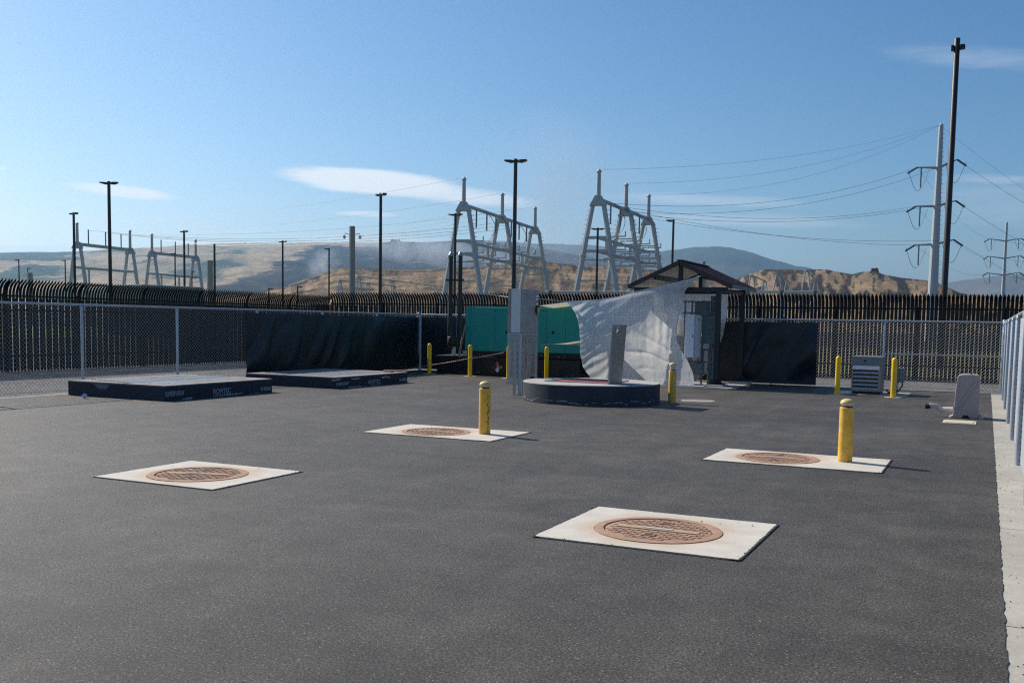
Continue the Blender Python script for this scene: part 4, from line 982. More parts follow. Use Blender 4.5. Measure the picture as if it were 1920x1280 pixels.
# ------------------------------------------------------------------ chain link fences
def mesh_bay(p, q, z0, z1, parent, pitch=.086, r=.0029):
    """diamond wire lattice between two points on the ground line"""
    p, q = V(p), V(q); d = (q-p); L_ = d.length; d.normalize(); nrm = V((-d.y, d.x, 0)); H_ = z1-z0; b = MB()
    n = int((L_+H_)/pitch)+1
    for s_ in (1, -1):
        off = nrm*(.0022*s_)
        for i in range(n):
            a_ = i*pitch-(H_ if s_ > 0 else 0)
            # line: x = a_ + s_*(z-z0)
            za, zb = 0, H_; xa, xb = a_, a_+s_*H_
            if s_ > 0:
                if xa < 0: za = -xa; xa = 0
                if xb > L_: zb -= xb-L_; xb = L_
            else:
                if xa > L_: za = xa-L_; xa = L_
                if xb < 0: zb += xb; xb = 0
            if zb-za < .02: continue
            P0 = p+d*xa+V((0,0,z0+za))+off; P1 = p+d*xb+V((0,0,z0+zb))+off
            u = (P1-P0).normalized(); s2 = nrm*r; s3 = u.cross(nrm)*r
            vs = [P0+s2, P0+s3, P0-s2, P0-s3, P1+s2, P1+s3, P1-s2, P1-s3]
            b.add(vs, [(0,1,5,4),(1,2,6,5),(2,3,7,6),(3,0,4,7)])
    return b.obj('wire_mesh', M['wire'], parent, fix=False)
def chain_fence(label, a_, b_, posts, htop=1.82, pitch=.086, wr=.0029, terminal=(), mesh_off=0, bays=None, mid=None):
    """posts: distances along the line; bays: which gaps carry mesh that can be seen"""
    a_, b_ = V(a_), V(b_); d = (b_-a_).normalized(); nrm = V((-d.y, d.x, 0))*mesh_off
    t = thing('chain_link_fence', label, 'mesh fence', a_, None)
    for i, s_ in enumerate(posts):
        p = a_+d*s_; r = .045 if i in terminal else .030; h = htop+(.06 if i in terminal else -.02)
        o = MB().lathe([(r,-.15),(r,h-.012),(r*.8,h+.004),(.0001,h+.02)], p, 18).obj('post', M['galv'], t, 50)
        MB().lathe([(r+.006,htop-.07),(r+.006,htop-.03)], p, 18).obj('band', M['galv'], o, 50)
    b = MB(); b.tube([a_+V((0,0,htop)), b_+V((0,0,htop))], .022, 12)
    L_ = (b_-a_).length; k_ = 1.2
    while k_ < L_: b.tube([a_+d*k_+V((0,0,htop)), a_+d*(k_+.05)+V((0,0,htop))], .0245, 10); k_ += 3.05
    b.obj('top_rail', M['galv'], t, 60)
    b = MB(); b.tube([a_+V((0,0,.06))+nrm, b_+V((0,0,.06))+nrm], .004, 6)
    b.obj('tension_wire', M['wire'], t, 60)
    if mid:
        for s0, s1 in mid: MB().tube([a_+d*s0+V((0,0,.94)), a_+d*s1+V((0,0,.94))], .021, 12).obj('mid_rail', M['galv'], t, 60)
    for i in range(len(posts)-1): mesh_bay(a_+d*posts[i]+nrm, a_+d*posts[i+1]+nrm, .03, htop-.015, t, pitch, wr)
    # tie wires
    b = MB(); k_ = .2
    while k_ < L_:
        p = a_+d*k_+V((0,0,htop)); b.tube([p+V((0,0,-.03)), p+V((0,0,.025))], .0255, 6); k_ += 5.6
    return t
LP = [6.6-9+4.0, 9.4, 12.2, 14.95, 17.66, 20.48, 23.28, 26.08, 28.3]
LP = [3.8, 6.6, 9.4, 12.2, 14.95, 17.66, 20.48, 23.28, 26.08, 28.6]
chain_fence('galvanised mesh fence with black screen on its far half, running along the two square vaults', (-17,3.8,0), (-17,28.6,0), [y-3.8 for y in LP], terminal=(9,), mesh_off=.03)
BP = [-16.93, -14.4, -11.4, -8.4, -5.45, -2.48, .40]
chain_fence('galvanised mesh fence across the back of the yard behind the louvred unit', (-16.93,28.6,0), (.40,28.6,0), [x+16.93 for x in BP], terminal=(6,), mesh_off=.03, mid=[(14.45,17.33)])
RP = [1.0, 4.1, 7.2, 10.3, 13.38, 16.46, 19.40, 22.97, 25.8, 28.5]
chain_fence('galvanised mesh fence along the right edge of the yard, seen end on', (.41,1.0,0), (.41,28.5,0), [y-1.0 for y in RP], htop=1.84, pitch=.07, wr=.0042, mesh_off=-.035)

# black windscreen sheets hung on the fences
def screen(label, p, q, z0, z1, into, seed, amp=.05, emblems=()):
    p, q = V(p), V(q); d = (q-p); L_ = d.length; d.normalize(); nx = max(20, int(L_/.06)); nzr = 34; vs = []
    for j in range(nzr+1):
        for i in range(nx+1):
            u, v = i/nx, j/nzr; s_ = u*L_; z = z1+(z0-z1)*v
            w = amp*(1.3*mn.noise(V((s_*.9+v*.8, v*.7, seed)))+.75*mn.noise(V((s_*2.3+v*1.9, v*1.1, seed+5)))+.30*math.sin((s_+v*.9)*5+seed+2*mn.noise(V((s_,v*2,seed)))))
            w *= math.sin(math.pi*min(1, v*1.05))**.6 if 0 < v < .95 else .15
            sagz = -.02*abs(math.sin(s_*math.pi/.62)) if j == 0 else 0
            P_ = p+d*s_+V(into)*(abs(w)*.9+w*.6+.03)+V((0,0,z+sagz)); vs.append(P_)
    fs = [(j*(nx+1)+i, j*(nx+1)+i+1, (j+1)*(nx+1)+i+1, (j+1)*(nx+1)+i) for j in range(nzr) for i in range(nx)]
    o = MB().add(vs, fs).obj('privacy_screen', M['screen'], None, 80, fix=False)
    tag(o, label, 'privacy screen', None)
    return o
s1 = screen('long black privacy screen on the mesh fence behind the farther square vault', (-17,19.98,0), (-17,28.55,0), .03, 1.75, (1,0,0), 2, .09)
s2 = screen('black privacy screen on the back fence behind the generator and canopy', (-16.88,28.6,0), (-6.95,28.6,0), .03, 1.76, (0,-1,0), 7, .03)
s3 = screen('black sagging privacy screen on the back fence right of the canopy posts', (-6.95,28.6,0), (-4.21,28.6,0), .02, 1.76, (0,-1,0), 12, .13)
M['print'] = mat('faded_print', (.10,.11,.035), .8)
def emblem(parent, c, du, s=.07):
    b = MB(); c = V(c); du = V(du)
    for k_ in range(9):
        an = k_/8*math.pi; r0, r1 = s*.55, s*.85
    for w_, z_, h_ in ((1.6,0,.16),(1.1,.28,.10),(.9,-.55,.07),(1.2,-.75,.07),(.5,.45,.08)):
        a_ = c+du*(-w_*s/2)+V((0,0,z_*s)); e_ = c+du*(w_*s/2)+V((0,0,z_*s)); hh_ = V((0,0,h_*s))
        b.add([a_, e_, e_+hh_, a_+hh_], [(0,1,2,3)])
    o = b.obj('faded_print', M['print'], None, fix=False); o.parent = parent
emblem(s1, onX(467,596,-16.93+.02), (0,1,0)); emblem(s1, onX(785,602,-16.93+.02), (0,1,0)); emblem(s2, onY(811,602,28.54), (1,0,0)); emblem(s3, onY(1518,613.5,28.52), (1,0,0))

# ------------------------------------------------------------------ black palisade fence
def palisade(label, a_, b_, inward, htop, rails, bay=2.55, pitch=.122, flip=False, reach=.27):
    a_, b_ = V(a_), V(b_); d = (b_-a_); L_ = d.length; d.normalize(); n_ = V(inward)
    t = thing('palisade_fence', label, 'picket fence', a_)
    nb = int(L_/bay)+1
    prof = [(0,-.05),(0,1.0),(0,htop-.50)]+[(reach*(1-math.cos(k_/6*math.pi/2.3)), htop-.50+.40*(math.sin(k_/6*math.pi/2.3)/math.sin(math.pi/2.3))) for k_ in range(1,7)]
    for i in range(nb):
        s0 = i*bay; s1_ = min(L_, s0+bay)
        p = a_+d*s0
        p -= n_*.04
        MB().box((p.x-.045,p.y-.045,-.1),(p.x+.045,p.y+.045,rails[0]+.06)).obj('post', M['black_steel'], t)
        b = MB(); k_ = s0+.06
        while k_ < s1_-.01:
            c = a_+d*k_; w = pitch*.385; vs = []
            for (o_, z) in prof: 
                base = c+n_*(o_+.03)+V((0,0,z))
                vs += [base-d*w-n_*.014, base-d*w*.45+n_*.010, base+d*w*.45+n_*.010, base+d*w-n_*.014]
            m_ = len(prof); fs = [(4*j+q, 4*j+q+1, 4*j+q+5, 4*j+q+4) for j in range(m_-1) for q in range(3)]
            tip = c+n_*(prof[-1][0]+.03+.055)+V((0,0,htop))
            i0 = len(vs); vs += [tip]; l = 4*(m_-1)
            fs += [(l,l+1,i0),(l+1,l+2,i0),(l+2,l+3,i0)]
            b.add(vs, fs); k_ += pitch
        b.obj('picket_panel', M['black_steel'], t, fix=False)
        e = a_+d*s1_
        for z in rails: MB().bar(p+n_*.04+V((0,0,z)), e+V((0,0,z)), .04, .05).obj('rail', M['black_steel'], t)
        b = MB(); k_ = s0+.10+pitch/2; j = 0
        while k_ < s1_-.05:
            c = a_+d*k_-n_*.05; hw = .030 if j % 2 == 0 else .007
            b.box((c.x-hw,c.y-hw,0),(c.x+hw,c.y+hw,rails[0]-.06))
            k_ += pitch; j += 1
        b.obj('backing_bar', M['black_steel'], t)
    return t
palisade('black curved-top steel picket fence across the back of the view', (-25,34.9,0), (4.5,35.0,0), (0,-1,0), 2.76, (2.27,1.84,.42))
palisade('black curved-top steel picket fence on the left, beyond the bare mesh fence', (-25.05,34.7,0), (-25.05,14.0,0), (1,0,0), 2.62, (2.12,1.72,.42), pitch=.112)

# ------------------------------------------------------------------ light poles
def twin_pole(label, loc, h=9.1, rot=0.0, w=.10, heads=2, mt=None, name='light_pole'):
    t = thing(name, label, 'light pole', (0,0,0))
    MB().lathe([(w*1.1,0),(w*.85,h)], n=14).obj('pole', mt or M['dark_pole'], t, 50)
    for s_ in ((-1, 1) if heads == 2 else (heads,)):
        hd = MB()
        hd.add([(s_*.08,-.06,h-.16),(s_*0.248,-.17,h-.17),(s_*0.506,-.15,h-.10),(s_*0.55,0,h-.08),(s_*0.506,.15,h-.10),(s_*0.248,.17,h-.17),(s_*.08,.06,h-.16),
                (s_*.08,-.06,h-.06),(s_*0.248,-.15,h-.05),(s_*0.506,-.12,h-.04),(s_*0.533,0,h-.04),(s_*0.506,.12,h-.04),(s_*0.248,.15,h-.05),(s_*.08,.06,h-.06)],
               [tuple(range(7)), tuple(range(13,6,-1))]+[((i+1) % 7, i, 7+i, 7+(i+1) % 7) for i in range(7)])
        hd.obj('lamp_head', mt or M['dark_pole'], t)
    t.location = (loc.x, loc.y, 0); t.rotation_euler = (0,0,rot)
    return t
TW = [(967,298,.22,'tall twin-headed light pole rising behind the stainless cabinet'),
      (204,340,.30,'tallest twin-headed light pole at the left, against the small thin cloud'),
      (714,362,-.5,'twin-headed light pole between the concrete camera post and the big steel gantries'),
      (138,398,-.3,'twin-headed light pole at the far left, in front of a gantry leg'),
      (345,432,-.3,'short-looking twin-headed light pole beside the second small gantry'),
      (530,451,-.2,'twin-headed light pole alone against the olive hillside'),
      (854,400,.1,'dark twin-headed light pole overlapping the left leg of the big gantry'),
      (1121,427,.2,'dark twin-headed light pole inside the right gantry frame')]
for x, y, r_, l in TW: twin_pole(l, onZ(x, y, 9.1), rot=r_)
for x, y, hd, l in ((617,465,-1,'single-headed light pole left of the concrete camera post'),
                    (1263,411,-1,'single light pole just left of the canopy roof peak'),
                    (35,486,-1,'small single-headed pole nearest the left edge of the view'),
                    (52,502,1,'low single-headed pole second from the left edge'),
                    (122,487,-1,'small single-headed pole just left of the first gantry'),
                    (328,474,-1,'single-headed pole inside the second small gantry'),
                    (360,508,1,'short dark pole at the right leg of the second small gantry'),
                    (558,536,1,'tiny far pole above the fence before the brown slope'),
                    (504,540,1,'tiny far pole above the fence at the foot of the olive hill')):
    h = 9.1 if y < 520 else 5.0
    twin_pole(l, onZ(x, y, h), h, .3, .09, hd)
# near bronze pole
p = V((-1.652, 44.66, 0)); t = thing('bronze_light_pole', 'very tall dark bronze light pole at the right, nearest and thickest', 'light pole', p)
MB().lathe([(.125,0),(.112,13.25),(.09,13.27)], p, 20).obj('pole', M['bronze_pole'], t, 50)
MB().box((p.x-.21,p.y-.10,12.78),(p.x-.11,p.y+.12,13.0)).obj('lamp_head', M['dark_pole'], t, bevel=.02)
MB().prism([(p.x+.10,12.80),(p.x+.31,12.82),(p.x+.31,12.96),(p.x+.27,13.01),(p.x+.10,12.99)], 1, p.y-.10, p.y+.10).obj('lamp_head', M['dark_pole'], t, bevel=.02)

# concrete camera posts and slim poles
def cam_post(label, x, y, h, w=.34, cams=True):
    p = onZ(x, y, h); p.z = 0; t = thing('camera_post', label, 'camera post', p)
    MB().lathe([(w*.72,-.1),(w*.60,h-.03),(w*.5,h)], p, 8).obj('post', M['pconc'], t)
    if cams:
        for s_ in (-1, 1):
            r_ = _rt*s_
            MB().tube([p+V((0,0,h-.75)), p+r_*.55+V((0,0,h-.55)), p+r_*.62+V((0,0,h-.72))], .03, 6).obj('arm', M['galv'], t, 50)
            MB().lathe([(.0001,-.16),(.09,-.12),(.12,0),(.10,.10),(.0001,.12)], p+r_*.62+V((0,0,h-.85)), 12).obj('dome_camera', M['galv'], t, 50)
    return t
cam_post('thick pale concrete post with two dome cameras, centre left', 660.5, 424, 9, .38)
cam_post('pale concrete post with two dome cameras behind the canopy roof', 1319, 490, 7.5, .34)
cam_post('plain concrete post beside the slim timber pole at left', 393.5, 488, 9, .62, False)
cam_post('short concrete post near the far left edge of the view', 56.5, 511, 8, .6, False)
p = onZ(402, 457, 11); p.z = 0; t = thing('timber_pole', 'slim timber pole with small fittings beside the plain concrete post', 'pole', p)
MB().lathe([(.17,0),(.13,11)], p, 10).obj('pole', M['bronze_pole'], t, 50)
b = MB(); b.bar(p+V((0,0,9.6)), p+_rt*.6+V((0,0,9.9)), .08); b.bar(p+V((0,0,2.9))-_rt*.5, p+_rt*.5+V((0,0,2.9)), .3, .4); b.obj('fitting', M['galv'], t)

# ------------------------------------------------------------------ steel gantries
def gantry(label, apex, mast, w, levels, spread, posts=(), tips=(), beam_r=None, leg2=.6, verts=(), hang=(), colour=None, peak=True, group=None):
    """apex: top points of the A frames (world); legs splay across the beam"""
    mt = colour or M['gsteel']; A0 = [V(a_) for a_ in apex]; d = (A0[-1]-A0[0]); d.z = 0; d.normalize(); c = V((d.y, -d.x, 0))
    t = thing('steel_gantry', label, 'steel gantry', (A0[0].x, A0[0].y, 0), group); H0 = A0[0].z
    legs = []
    for a_ in A0:
        fr = MB(); lg = []
        for s_ in (-1, 1):
            p0 = a_+c*(s_*w*.75)-V((0,0,w*.6)); p1 = V((a_.x, a_.y, 0))+c*(s_*spread)
            L1 = MB().tube([p1, p0], w*.45, 8, w*.34).obj('leg', mt, t, 30); lg.append((p1, p0))
            if peak:
                u_ = (p0-p1).normalized()
                for k_ in (.28, .62): q_ = p1.lerp(p0, k_); MB().tube([q_-u_*.09, q_+u_*.09], w*(.56-.11*k_), 10).obj('flange', mt, L1, 30)
                pg = MB()
                for k_ in range(26): q_ = p1.lerp(p0, .1+k_*.034); pg.tube([q_, q_+c*(s_*w*.68)], .03, 4)
                pg.obj('climbing_pegs', mt, L1)  # row of single climbing pegs up the leg, joined in one mesh
        legs.append(lg)
        b = MB()
        if peak: b.prism([(0,0)], 0, 0, 0) if False else None
        n1 = d*(w*.5)
        vs = [a_+c*(-w*1.12)-V((0,0,w*.9))-n1, a_+c*(w*1.12)-V((0,0,w*.9))-n1, a_+c*(w*.33)+V((0,0,w*.45))-n1, a_-c*(w*.33)+V((0,0,w*.45))-n1]
        vs += [v+n1*2 for v in vs]
        b.add(vs, [(0,1,2,3),(7,6,5,4),(0,4,5,1),(1,5,6,2),(2,6,7,3),(3,7,4,0)]); b.obj('gusset', mt, t)
        if mast:
            o = MB().tube([a_, V((a_.x,a_.y,mast-w*.4))], w*.31, 10, w*.26).obj('mast', mt, t, 50)
            MB().lathe([(w*.38,mast-w*.45),(w*.38,mast-w*.35),(.01,mast)], V((a_.x,a_.y,0)), 10).obj('mast_cap', mt, o)
    br = beam_r or w*.27
    MB().tube([A0[0]-d*w*.6, A0[-1]+d*w*.6], br, 10).obj('main_beam', mt, t, 50)
    def leg_at(lg, z): p1, p0 = lg; k_ = z/p0.z; return p1.lerp(p0, k_)
    for z, wb, side in levels:
        if side:
            pts_ = [(leg_at(lg[0], z)+leg_at(lg[1], z))/2 for lg in legs]
            MB().tube([pts_[0], pts_[-1]], wb, 8).obj('cross_beam', mt, t, 50)
        for lg in legs: MB().bar(leg_at(lg[0], z), leg_at(lg[1], z), wb*1.7, wb*1.6).obj('tie_beam', mt, t)
    L_ = (A0[-1]-A0[0]).length
    if posts:
        for k_ in posts:
            p = A0[0].lerp(A0[-1], k_); MB().tube([p, p+V((0,0,2.3))], w*.13, 6).obj('insulator_post', M['insul'], t, 50)
    if hang:
        for k_ in hang:
            p = A0[0].lerp(A0[-1], k_); MB().tube([p, p-V((0,0,2.2))], w*.12, 6).obj('hanging_insulator', M['insul'], t, 50)
    if verts and len(levels) > 1:
        for k_ in verts:
            p = A0[0].lerp(A0[-1], k_); a1 = V((p.x, p.y, levels[0][0])); a2 = V((p.x, p.y, levels[1][0]))
            MB().bar(a1, a2, w*.3).obj('strut', mt, t)
    return t
g1 = [onZ(x, y, 15) for x, y in ((869.5,384),(941.5,408),(1003,429))]
g2 = [onZ(x, y, 15) for x, y in ((1122,373),(1173.5,394),(1215.5,411))]
G1 = gantry('large pale steel gantry of three A-frames, left of the pair near the middle', g1, 18.2, .80, [(10.9,.19,1),(9.45,.19,1),(8.5,.08,0),(6.3,.09,0)], 3.05, hang=(.15,.28,.40,.62,.74,.86), verts=(.16,.3,.62,.8))
G2 = gantry('large pale steel gantry of three A-frames, right of the pair behind the canopy', g2, 18.2, .80, [(10.9,.19,1),(9.45,.19,1),(8.5,.08,0),(6.3,.09,0)], 3.2, hang=(.22,.40,.62,.8), verts=(.16,.3,.62,.8))
for gi, (gg, gt) in enumerate(((g2, G2), (g1, G1))):
    d = (gg[-1]-gg[0]); d.z = 0; d.normalize(); c = V((d.y,-d.x,0))
    for k_ in (.14,.30,.44,.64,.78,.90):
        for z in (10.9, 9.45, 8.5):
            p = gg[0].lerp(gg[-1], k_); p.z = z+.35; b = MB()
            if gi: b.bar(p-c*1.1, p+c*1.1, .12, .10)
            else: b.bar(p-c*.2, p+c*2.3, .14, .12)
            e_ = p+c*(1.0 if gi else 2.25)
            b.bar(e_, e_+V((0,0,.55)), .10, .10); b.bar(p+V((0,0,-.4)), p, .14)
            b.obj('disconnect_switch', M['gsteel'], gt)
g3 = [onZ(x, y, 12) for x, y in ((145,457.5),(244,468.5))]; g4 = [onZ(x, y, 12) for x, y in ((285,474),(367,482.5))]
gantry('small pale steel gantry at the far left with three upright insulators', g3, 15.2, .72, [(8.6,.2,1),(6.2,.2,1)], 2.3, posts=(.2,.52,.82), beam_r=.26, verts=(.2,), peak=False)
gantry('small pale steel gantry with three upright insulators, right of the first small one', g4, 15.2, .72, [(8.6,.2,1),(6.2,.2,1)], 2.3, posts=(.2,.52,.82), beam_r=.26, verts=(.2,.6), peak=False)
# low far gantries
def low(label, pts_, z, w, sp): return gantry(label, [onZ(x, y, z) for x, y in pts_], 0, w, [(z*.45, w*.3, 1)], sp, beam_r=w*.4, peak=False)
FR = (1410,516),(1434,527),; 
low('low far steel frame nearest the canopy roof', ((1410,516),(1434,527)), 14, .45, 2.6)
low('low far steel frame second from the canopy roof', ((1459,512),(1477,526)), 15, .45, 2.9)
low('low far steel frame farthest from the canopy roof', ((1513,507),(1530,526)), 16, .45, 2.6)
low('long low pale steel frame in front of the brown slope', ((673,518),(737,527),(817,536)), 12, .35, 1.6)
low('lower pale steel frame beside the concrete camera post', ((638,526),(690,531),(740,536)), 10, .35, 1.3)
# pale bus pipes seen just above the pickets
for x0_, x1_, y_, l in ((1022,1215,548,'pale horizontal bus pipe above the fence between the large gantries and canopy'),(1395,1535,547,'pale horizontal bus pipe above the fence under the low far frames')):
    p0, p1 = atD(x0_, y_, 62), atD(x1_, y_+1, 62); t = thing('bus_pipe', l, 'bus pipe', (p0.x, p0.y, 0))
    MB().tube([p0, p1], .10, 10).obj('pipe', M['gsteel'], t, 50)
    for k_ in (.05,.5,.95): 
        q = p0.lerp(p1, k_); MB().tube([V((q.x,q.y,0)), q-V((0,0,.3))], .12, 8).obj('support', M['gsteel'], t, 50); MB().lathe([(.05,-.32),(.13,-.2),(.08,-.1),(.15,0),(.12,.12),(.01,.16)], q, 10).obj('insulator', M['insul'], t, 50)
p = onZ(198, 534, 4.2); q = onZ(266, 533, 4.2); 
b = MB(); d = (q-p); d.z = 0; n_ = V((-d.y, d.x, 0)).normalized()*6
b.add([(p.x,p.y,0),(q.x,q.y,0),(q.x+n_.x,q.y+n_.y,0),(p.x+n_.x,p.y+n_.y,0),(p.x,p.y,4.2),(q.x,q.y,4.2),(q.x+n_.x,q.y+n_.y,4.2),(p.x+n_.x,p.y+n_.y,4.2)], [(0,1,5,4),(1,2,6,5),(2,3,7,6),(3,0,4,7),(4,5,6,7)])
tag(b.obj('concrete_enclosure', M['pconc'], None, bevel=.05), 'low grey concrete enclosure between the legs of the first small gantry', 'enclosure')
p = onZ(600, 584, .9)
t = thing('red_container', 'small red container seen through the pickets at the fence corner', 'container', (p.x, p.y, 0))
q0 = atD(591, 578, 60); 
MB().box((q0.x,q0.y,0),(q0.x+.8,q0.y+.6,2.5)).obj('body', M['redp'], t, bevel=.03); MB().box((q0.x-.04,q0.y-.04,2.5),(q0.x+.84,q0.y+.64,2.58)).obj('lid', M['white_box'], t, bevel=.02)
for x_, l in ((1647,'left one of two white pipes standing beyond the back fence'),(1655,'right one of two white pipes standing beyond the back fence')):
    p = onY(x_, 700, 37.2); p.z = 0; t_ = thing('white_pipe', l, 'pipe', p, 'white marker pipes')
    MB().lathe([(.055,0),(.055,1.0)], p, 12).obj('tube', M['white_box'], t_, 50); MB().lathe([(.06,1.0),(.06,1.05),(.0001,1.06)], p, 12).obj('cap', M['white_box'], t_, 50)

# ------------------------------------------------------------------ transmission poles
def pylon(label, base, top, w0, w1, arms, name='transmission_pole'):
    """arms: (height, left reach, right reach, right drop)"""
    t = thing(name, label, 'power pole', (base.x, base.y, 0))
    MB().tube([V((base.x,base.y,0)), V((base.x,base.y,top-.5))], w0, 12, w1).obj('shaft', M['gsteel'], t, 20)
    MB().lathe([(w1,top-.5),(w1,top-.35),(.02,top)], V((base.x,base.y,0)), 10).obj('cap', M['gsteel'], t)
    ends = []
    b0 = V((base.x, base.y, 0))
    for h, lf, rg, dl, dr in arms:
        for s_, l_, dz in ((-1, lf, dl), (1, rg, dr)):
            tip = b0+_rt*(s_*l_)+V((0,0,h+dz)); root = b0+V((0,0,h-.2*abs(l_)*.25))
            o = MB().tube([root, tip], .22 if w0 > .5 else .16, 6, .10).obj('arm', M['gsteel'], t, 40)
            MB().tube([tip-_rt*(s_*.6), tip-_rt*(s_*.6)-V((0,0,2.9))], .11, 6).obj('insulator', M['insul'], o, 40)
            lp = [tip+_rt*s_*(-1.7+3.0*k_/10)+V((0,0,-.4-3.0*math.sin(math.pi*k_/10))) for k_ in range(11)]
            MB().tube([tip, tip+_rt*s_*1.4+V((0,0,-.9))], .14, 6).obj('strain_insulator', M['insul'], o, 40)
            MB().tube(lp, .035, 5).obj('jumper_wire', M['cable'], o, 60)
            ends.append(tip)
    b = MB()
    for i in range(44):
        z = 2+i*.66
        if z < top-1: b.tube([b0+_rt*(w0+(w1-w0)*z/top)+V((0,0,z)), b0+_rt*(w0+(w1-w0)*z/top+.25)+V((0,0,z))], .03, 4)
    b.obj('climbing_pegs', M['gsteel'], t)  # single climbing pegs up one side of the shaft, one mesh
    return t, ends
T1 = onZ(1765, 230, 32); T2 = onZ(1888, 415, 32)
p1, e1 = pylon('tall pale steel power pole with three pairs of arms beside the bronze pole', T1, 32, .82, .32,
      [(25.6,3.2,2.6,-.15,1.1),(20.0,3.1,2.7,-.2,.7),(14.4,3.0,2.7,-.3,.6)])
p2, e2 = pylon('smaller distant steel power pole with three pairs of arms near the right edge', T2, 32, .62, .30,
      [(26.8,4.6,4.2,.3,.6),(22.0,4.6,4.3,.3,.6),(17.4,4.6,4.2,.3,.6)])
# ------------------------------------------------------------------ overhead wires
def wire(label, a_, b_, sag, r=.03, n=16):
    a_, b_ = V(a_), V(b_); P = []
    for i in range(n+1):
        t_ = i/n; p = a_.lerp(b_, t_); p.z -= sag*4*t_*(1-t_); P.append(p)
    return tag(MB().tube(P, r, 4, cap=False).obj('power_line', M['cable'], None, 80, fix=False), label, 'power line', 'overhead power lines')
ordn = ('first','second','third')
for i in range(3):
    a_ = V((g2[i].x, g2[i].y, 18.1)); wire(f'thin wire from the tall pole top to the {ordn[i]} mast of the right large gantry', V((T1.x,T1.y,31.7)), a_, 1.5+.6*i, .011)
    a_ = V((g1[i].x, g1[i].y, 18.1)); tgt = [V((g3[0].x,g3[0].y,15)), V((g3[1].x,g3[1].y,15)), V((g4[0].x,g4[0].y,15))][i]
    wire(f'thin wire running left from the {ordn[i]} mast of the left large gantry', a_, tgt, 1.2, .012)
k_ = 0
for i, e in enumerate(e1):
    side = 'left' if i % 2 == 0 else 'right'; lv = ('upper','middle','lower')[i//2]
    tgt = g2[0].lerp(g2[-1], (.18,.62,.32,.75,.45,.9)[i])
    wire(f'wire from the {lv} {side} arm of the tall pole to the right large gantry', e, tgt, (2.2,2.6,1.6,1.8,1.0,1.2)[i], .018)
    if side == 'right': far = atD(2300, (540,610,660)[i//2], 130)
    else: far = e2[(i//2)*2]
    wire(f'wire leaving the {lv} {side} arm of the tall pole away to the right', e, far, 2.0, .019)
wire('thin wire leaving the top of the tall pole to the right', V((T1.x,T1.y,31.5)), atD(2300,560,130), 2.0, .012)
for i, e in enumerate(e2):
    wire(f"wire leaving the {('upper','middle','lower')[i//2]} {'left' if i % 2 == 0 else 'right'} arm of the distant pole", e, atD(2300, 470+i*16, 400), 3, .026)
for i in range(6):
    a_ = g1[0].lerp(g1[-1], (.15,.28,.40,.62,.74,.86)[i]); tgt = (g4[0].lerp(g4[1], (.2,.52,.82)[i % 3])+V((0,0,2.2))) if i < 3 else g3[0].lerp(g3[1], (.2,.52,.82)[i % 3])+V((0,0,2.2))
    wire(f"wire sagging left from the left large gantry beam, {('highest','second highest','third','fourth','fifth','lowest')[i]} of six", a_, tgt, 1.8, .018)
def hang_wires():
    for gg, l in ((g1,'left'),(g2,'right')):
        d = (gg[-1]-gg[0]); d.z = 0; d.normalize(); c = V((d.y,-d.x,0))
        for i, k_ in enumerate((.22,.42,.66,.88)):
            p = gg[0].lerp(gg[-1], k_)
            P = [p+c*(.4+1.3*math.sin(math.pi*j/10))-V((0,0,.4*j)) for j in range(11)]
            tag(MB().tube(P, .035, 4).obj('jumper_cable', M['cable'], None, 80), f'looping jumper cable hanging from the {l} large gantry beam', 'cable', f'jumper cables on the {l} large gantry')
hang_wires()

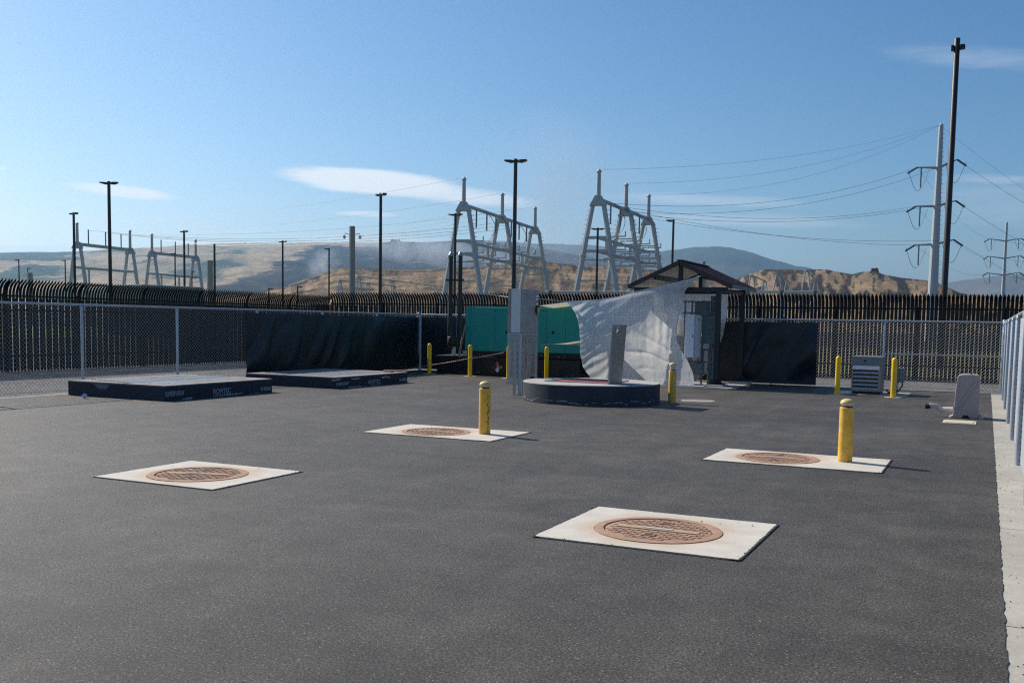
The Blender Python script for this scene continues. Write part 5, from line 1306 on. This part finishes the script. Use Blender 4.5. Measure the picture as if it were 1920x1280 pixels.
# ------------------------------------------------------------------ haze
HZ = MB().box((-16000,-1500,-1.2),(13000,17000,765)).obj('haze', None, None)
hm_ = bpy.data.materials.new('haze'); hm_.use_nodes = True; t = hm_.node_tree; t.nodes.clear()
pv = setin(N(t, 'ShaderNodeVolumePrincipled'), {'Color': (.40,.70,1,1), 'Density': 7.5e-5, 'Anisotropy': .55}); o_ = N(t, 'ShaderNodeOutputMaterial'); t.links.new(pv.outputs[0], o_.inputs['Volume'])
HZ.data.materials.append(hm_); HZ['kind'] = 'stuff'; HZ['label'] = 'thin blue haze softening the distant hills'

# ------------------------------------------------------------------ smoke from the hillside fire
def smoke(label, c, size, dens, rot=0, scale=.012, thr=.45, an=.5):
    o = MB().lathe([(.0001,-1)]+[(math.cos(a_), math.sin(a_)) for a_ in [(-.5+k_/12)*math.pi for k_ in range(1,12)]]+[(.0001,1)], n=24).obj('smoke', None)
    o.location = c; o.scale = size; o.rotation_euler = (0, rot, YAW)
    mt = bpy.data.materials.new('smoke'); mt.use_nodes = True; t = mt.node_tree; t.nodes.clear()
    g = N(t, 'ShaderNodeNewGeometry'); n = setin(N(t, 'ShaderNodeTexNoise'), {'Scale': scale, 'Detail': 5.0, 'Roughness': .6, 'Distortion': .5}); t.links.new(g.outputs['Position'], n.inputs[0])
    tcn = N(t, 'ShaderNodeTexCoord'); ln = N(t, 'ShaderNodeVectorMath', operation='LENGTH'); t.links.new(tcn.outputs['Object'], ln.inputs[0])
    fall = fm('SUBTRACT', 1.0, ln.outputs['Value'], clamp=True, t=t)
    k = fm('MULTIPLY', fm('MULTIPLY', fm('SUBTRACT', n.outputs[0], thr, t=t), 6.0, clamp=True, t=t), fm('MULTIPLY', fall, dens, t=t), t=t)
    pv = setin(N(t, 'ShaderNodeVolumePrincipled'), {'Color': (.82,.90,1,1), 'Anisotropy': an}); t.links.new(k, pv.inputs['Density'])
    o_ = N(t, 'ShaderNodeOutputMaterial'); t.links.new(pv.outputs[0], o_.inputs['Volume'])
    o.data.materials.append(mt)
    tag(o, label, 'smoke', kind='stuff')
smoke('pale blue smoke drifting off the burnt ridge behind the large gantries', atD(830,476,2700), (300,120,46), .018, R(6), .009, .40)
smoke('small blue wisp of smoke over the burnt hollow in the hillside', atD(603,492,2300), (62,60,36), .030, R(-20), .02, .48)
smoke('faint column of smoke rising into the sky between the large gantries', atD(1060,385,2700), (330,160,250), .0034, R(35), .005, .36)
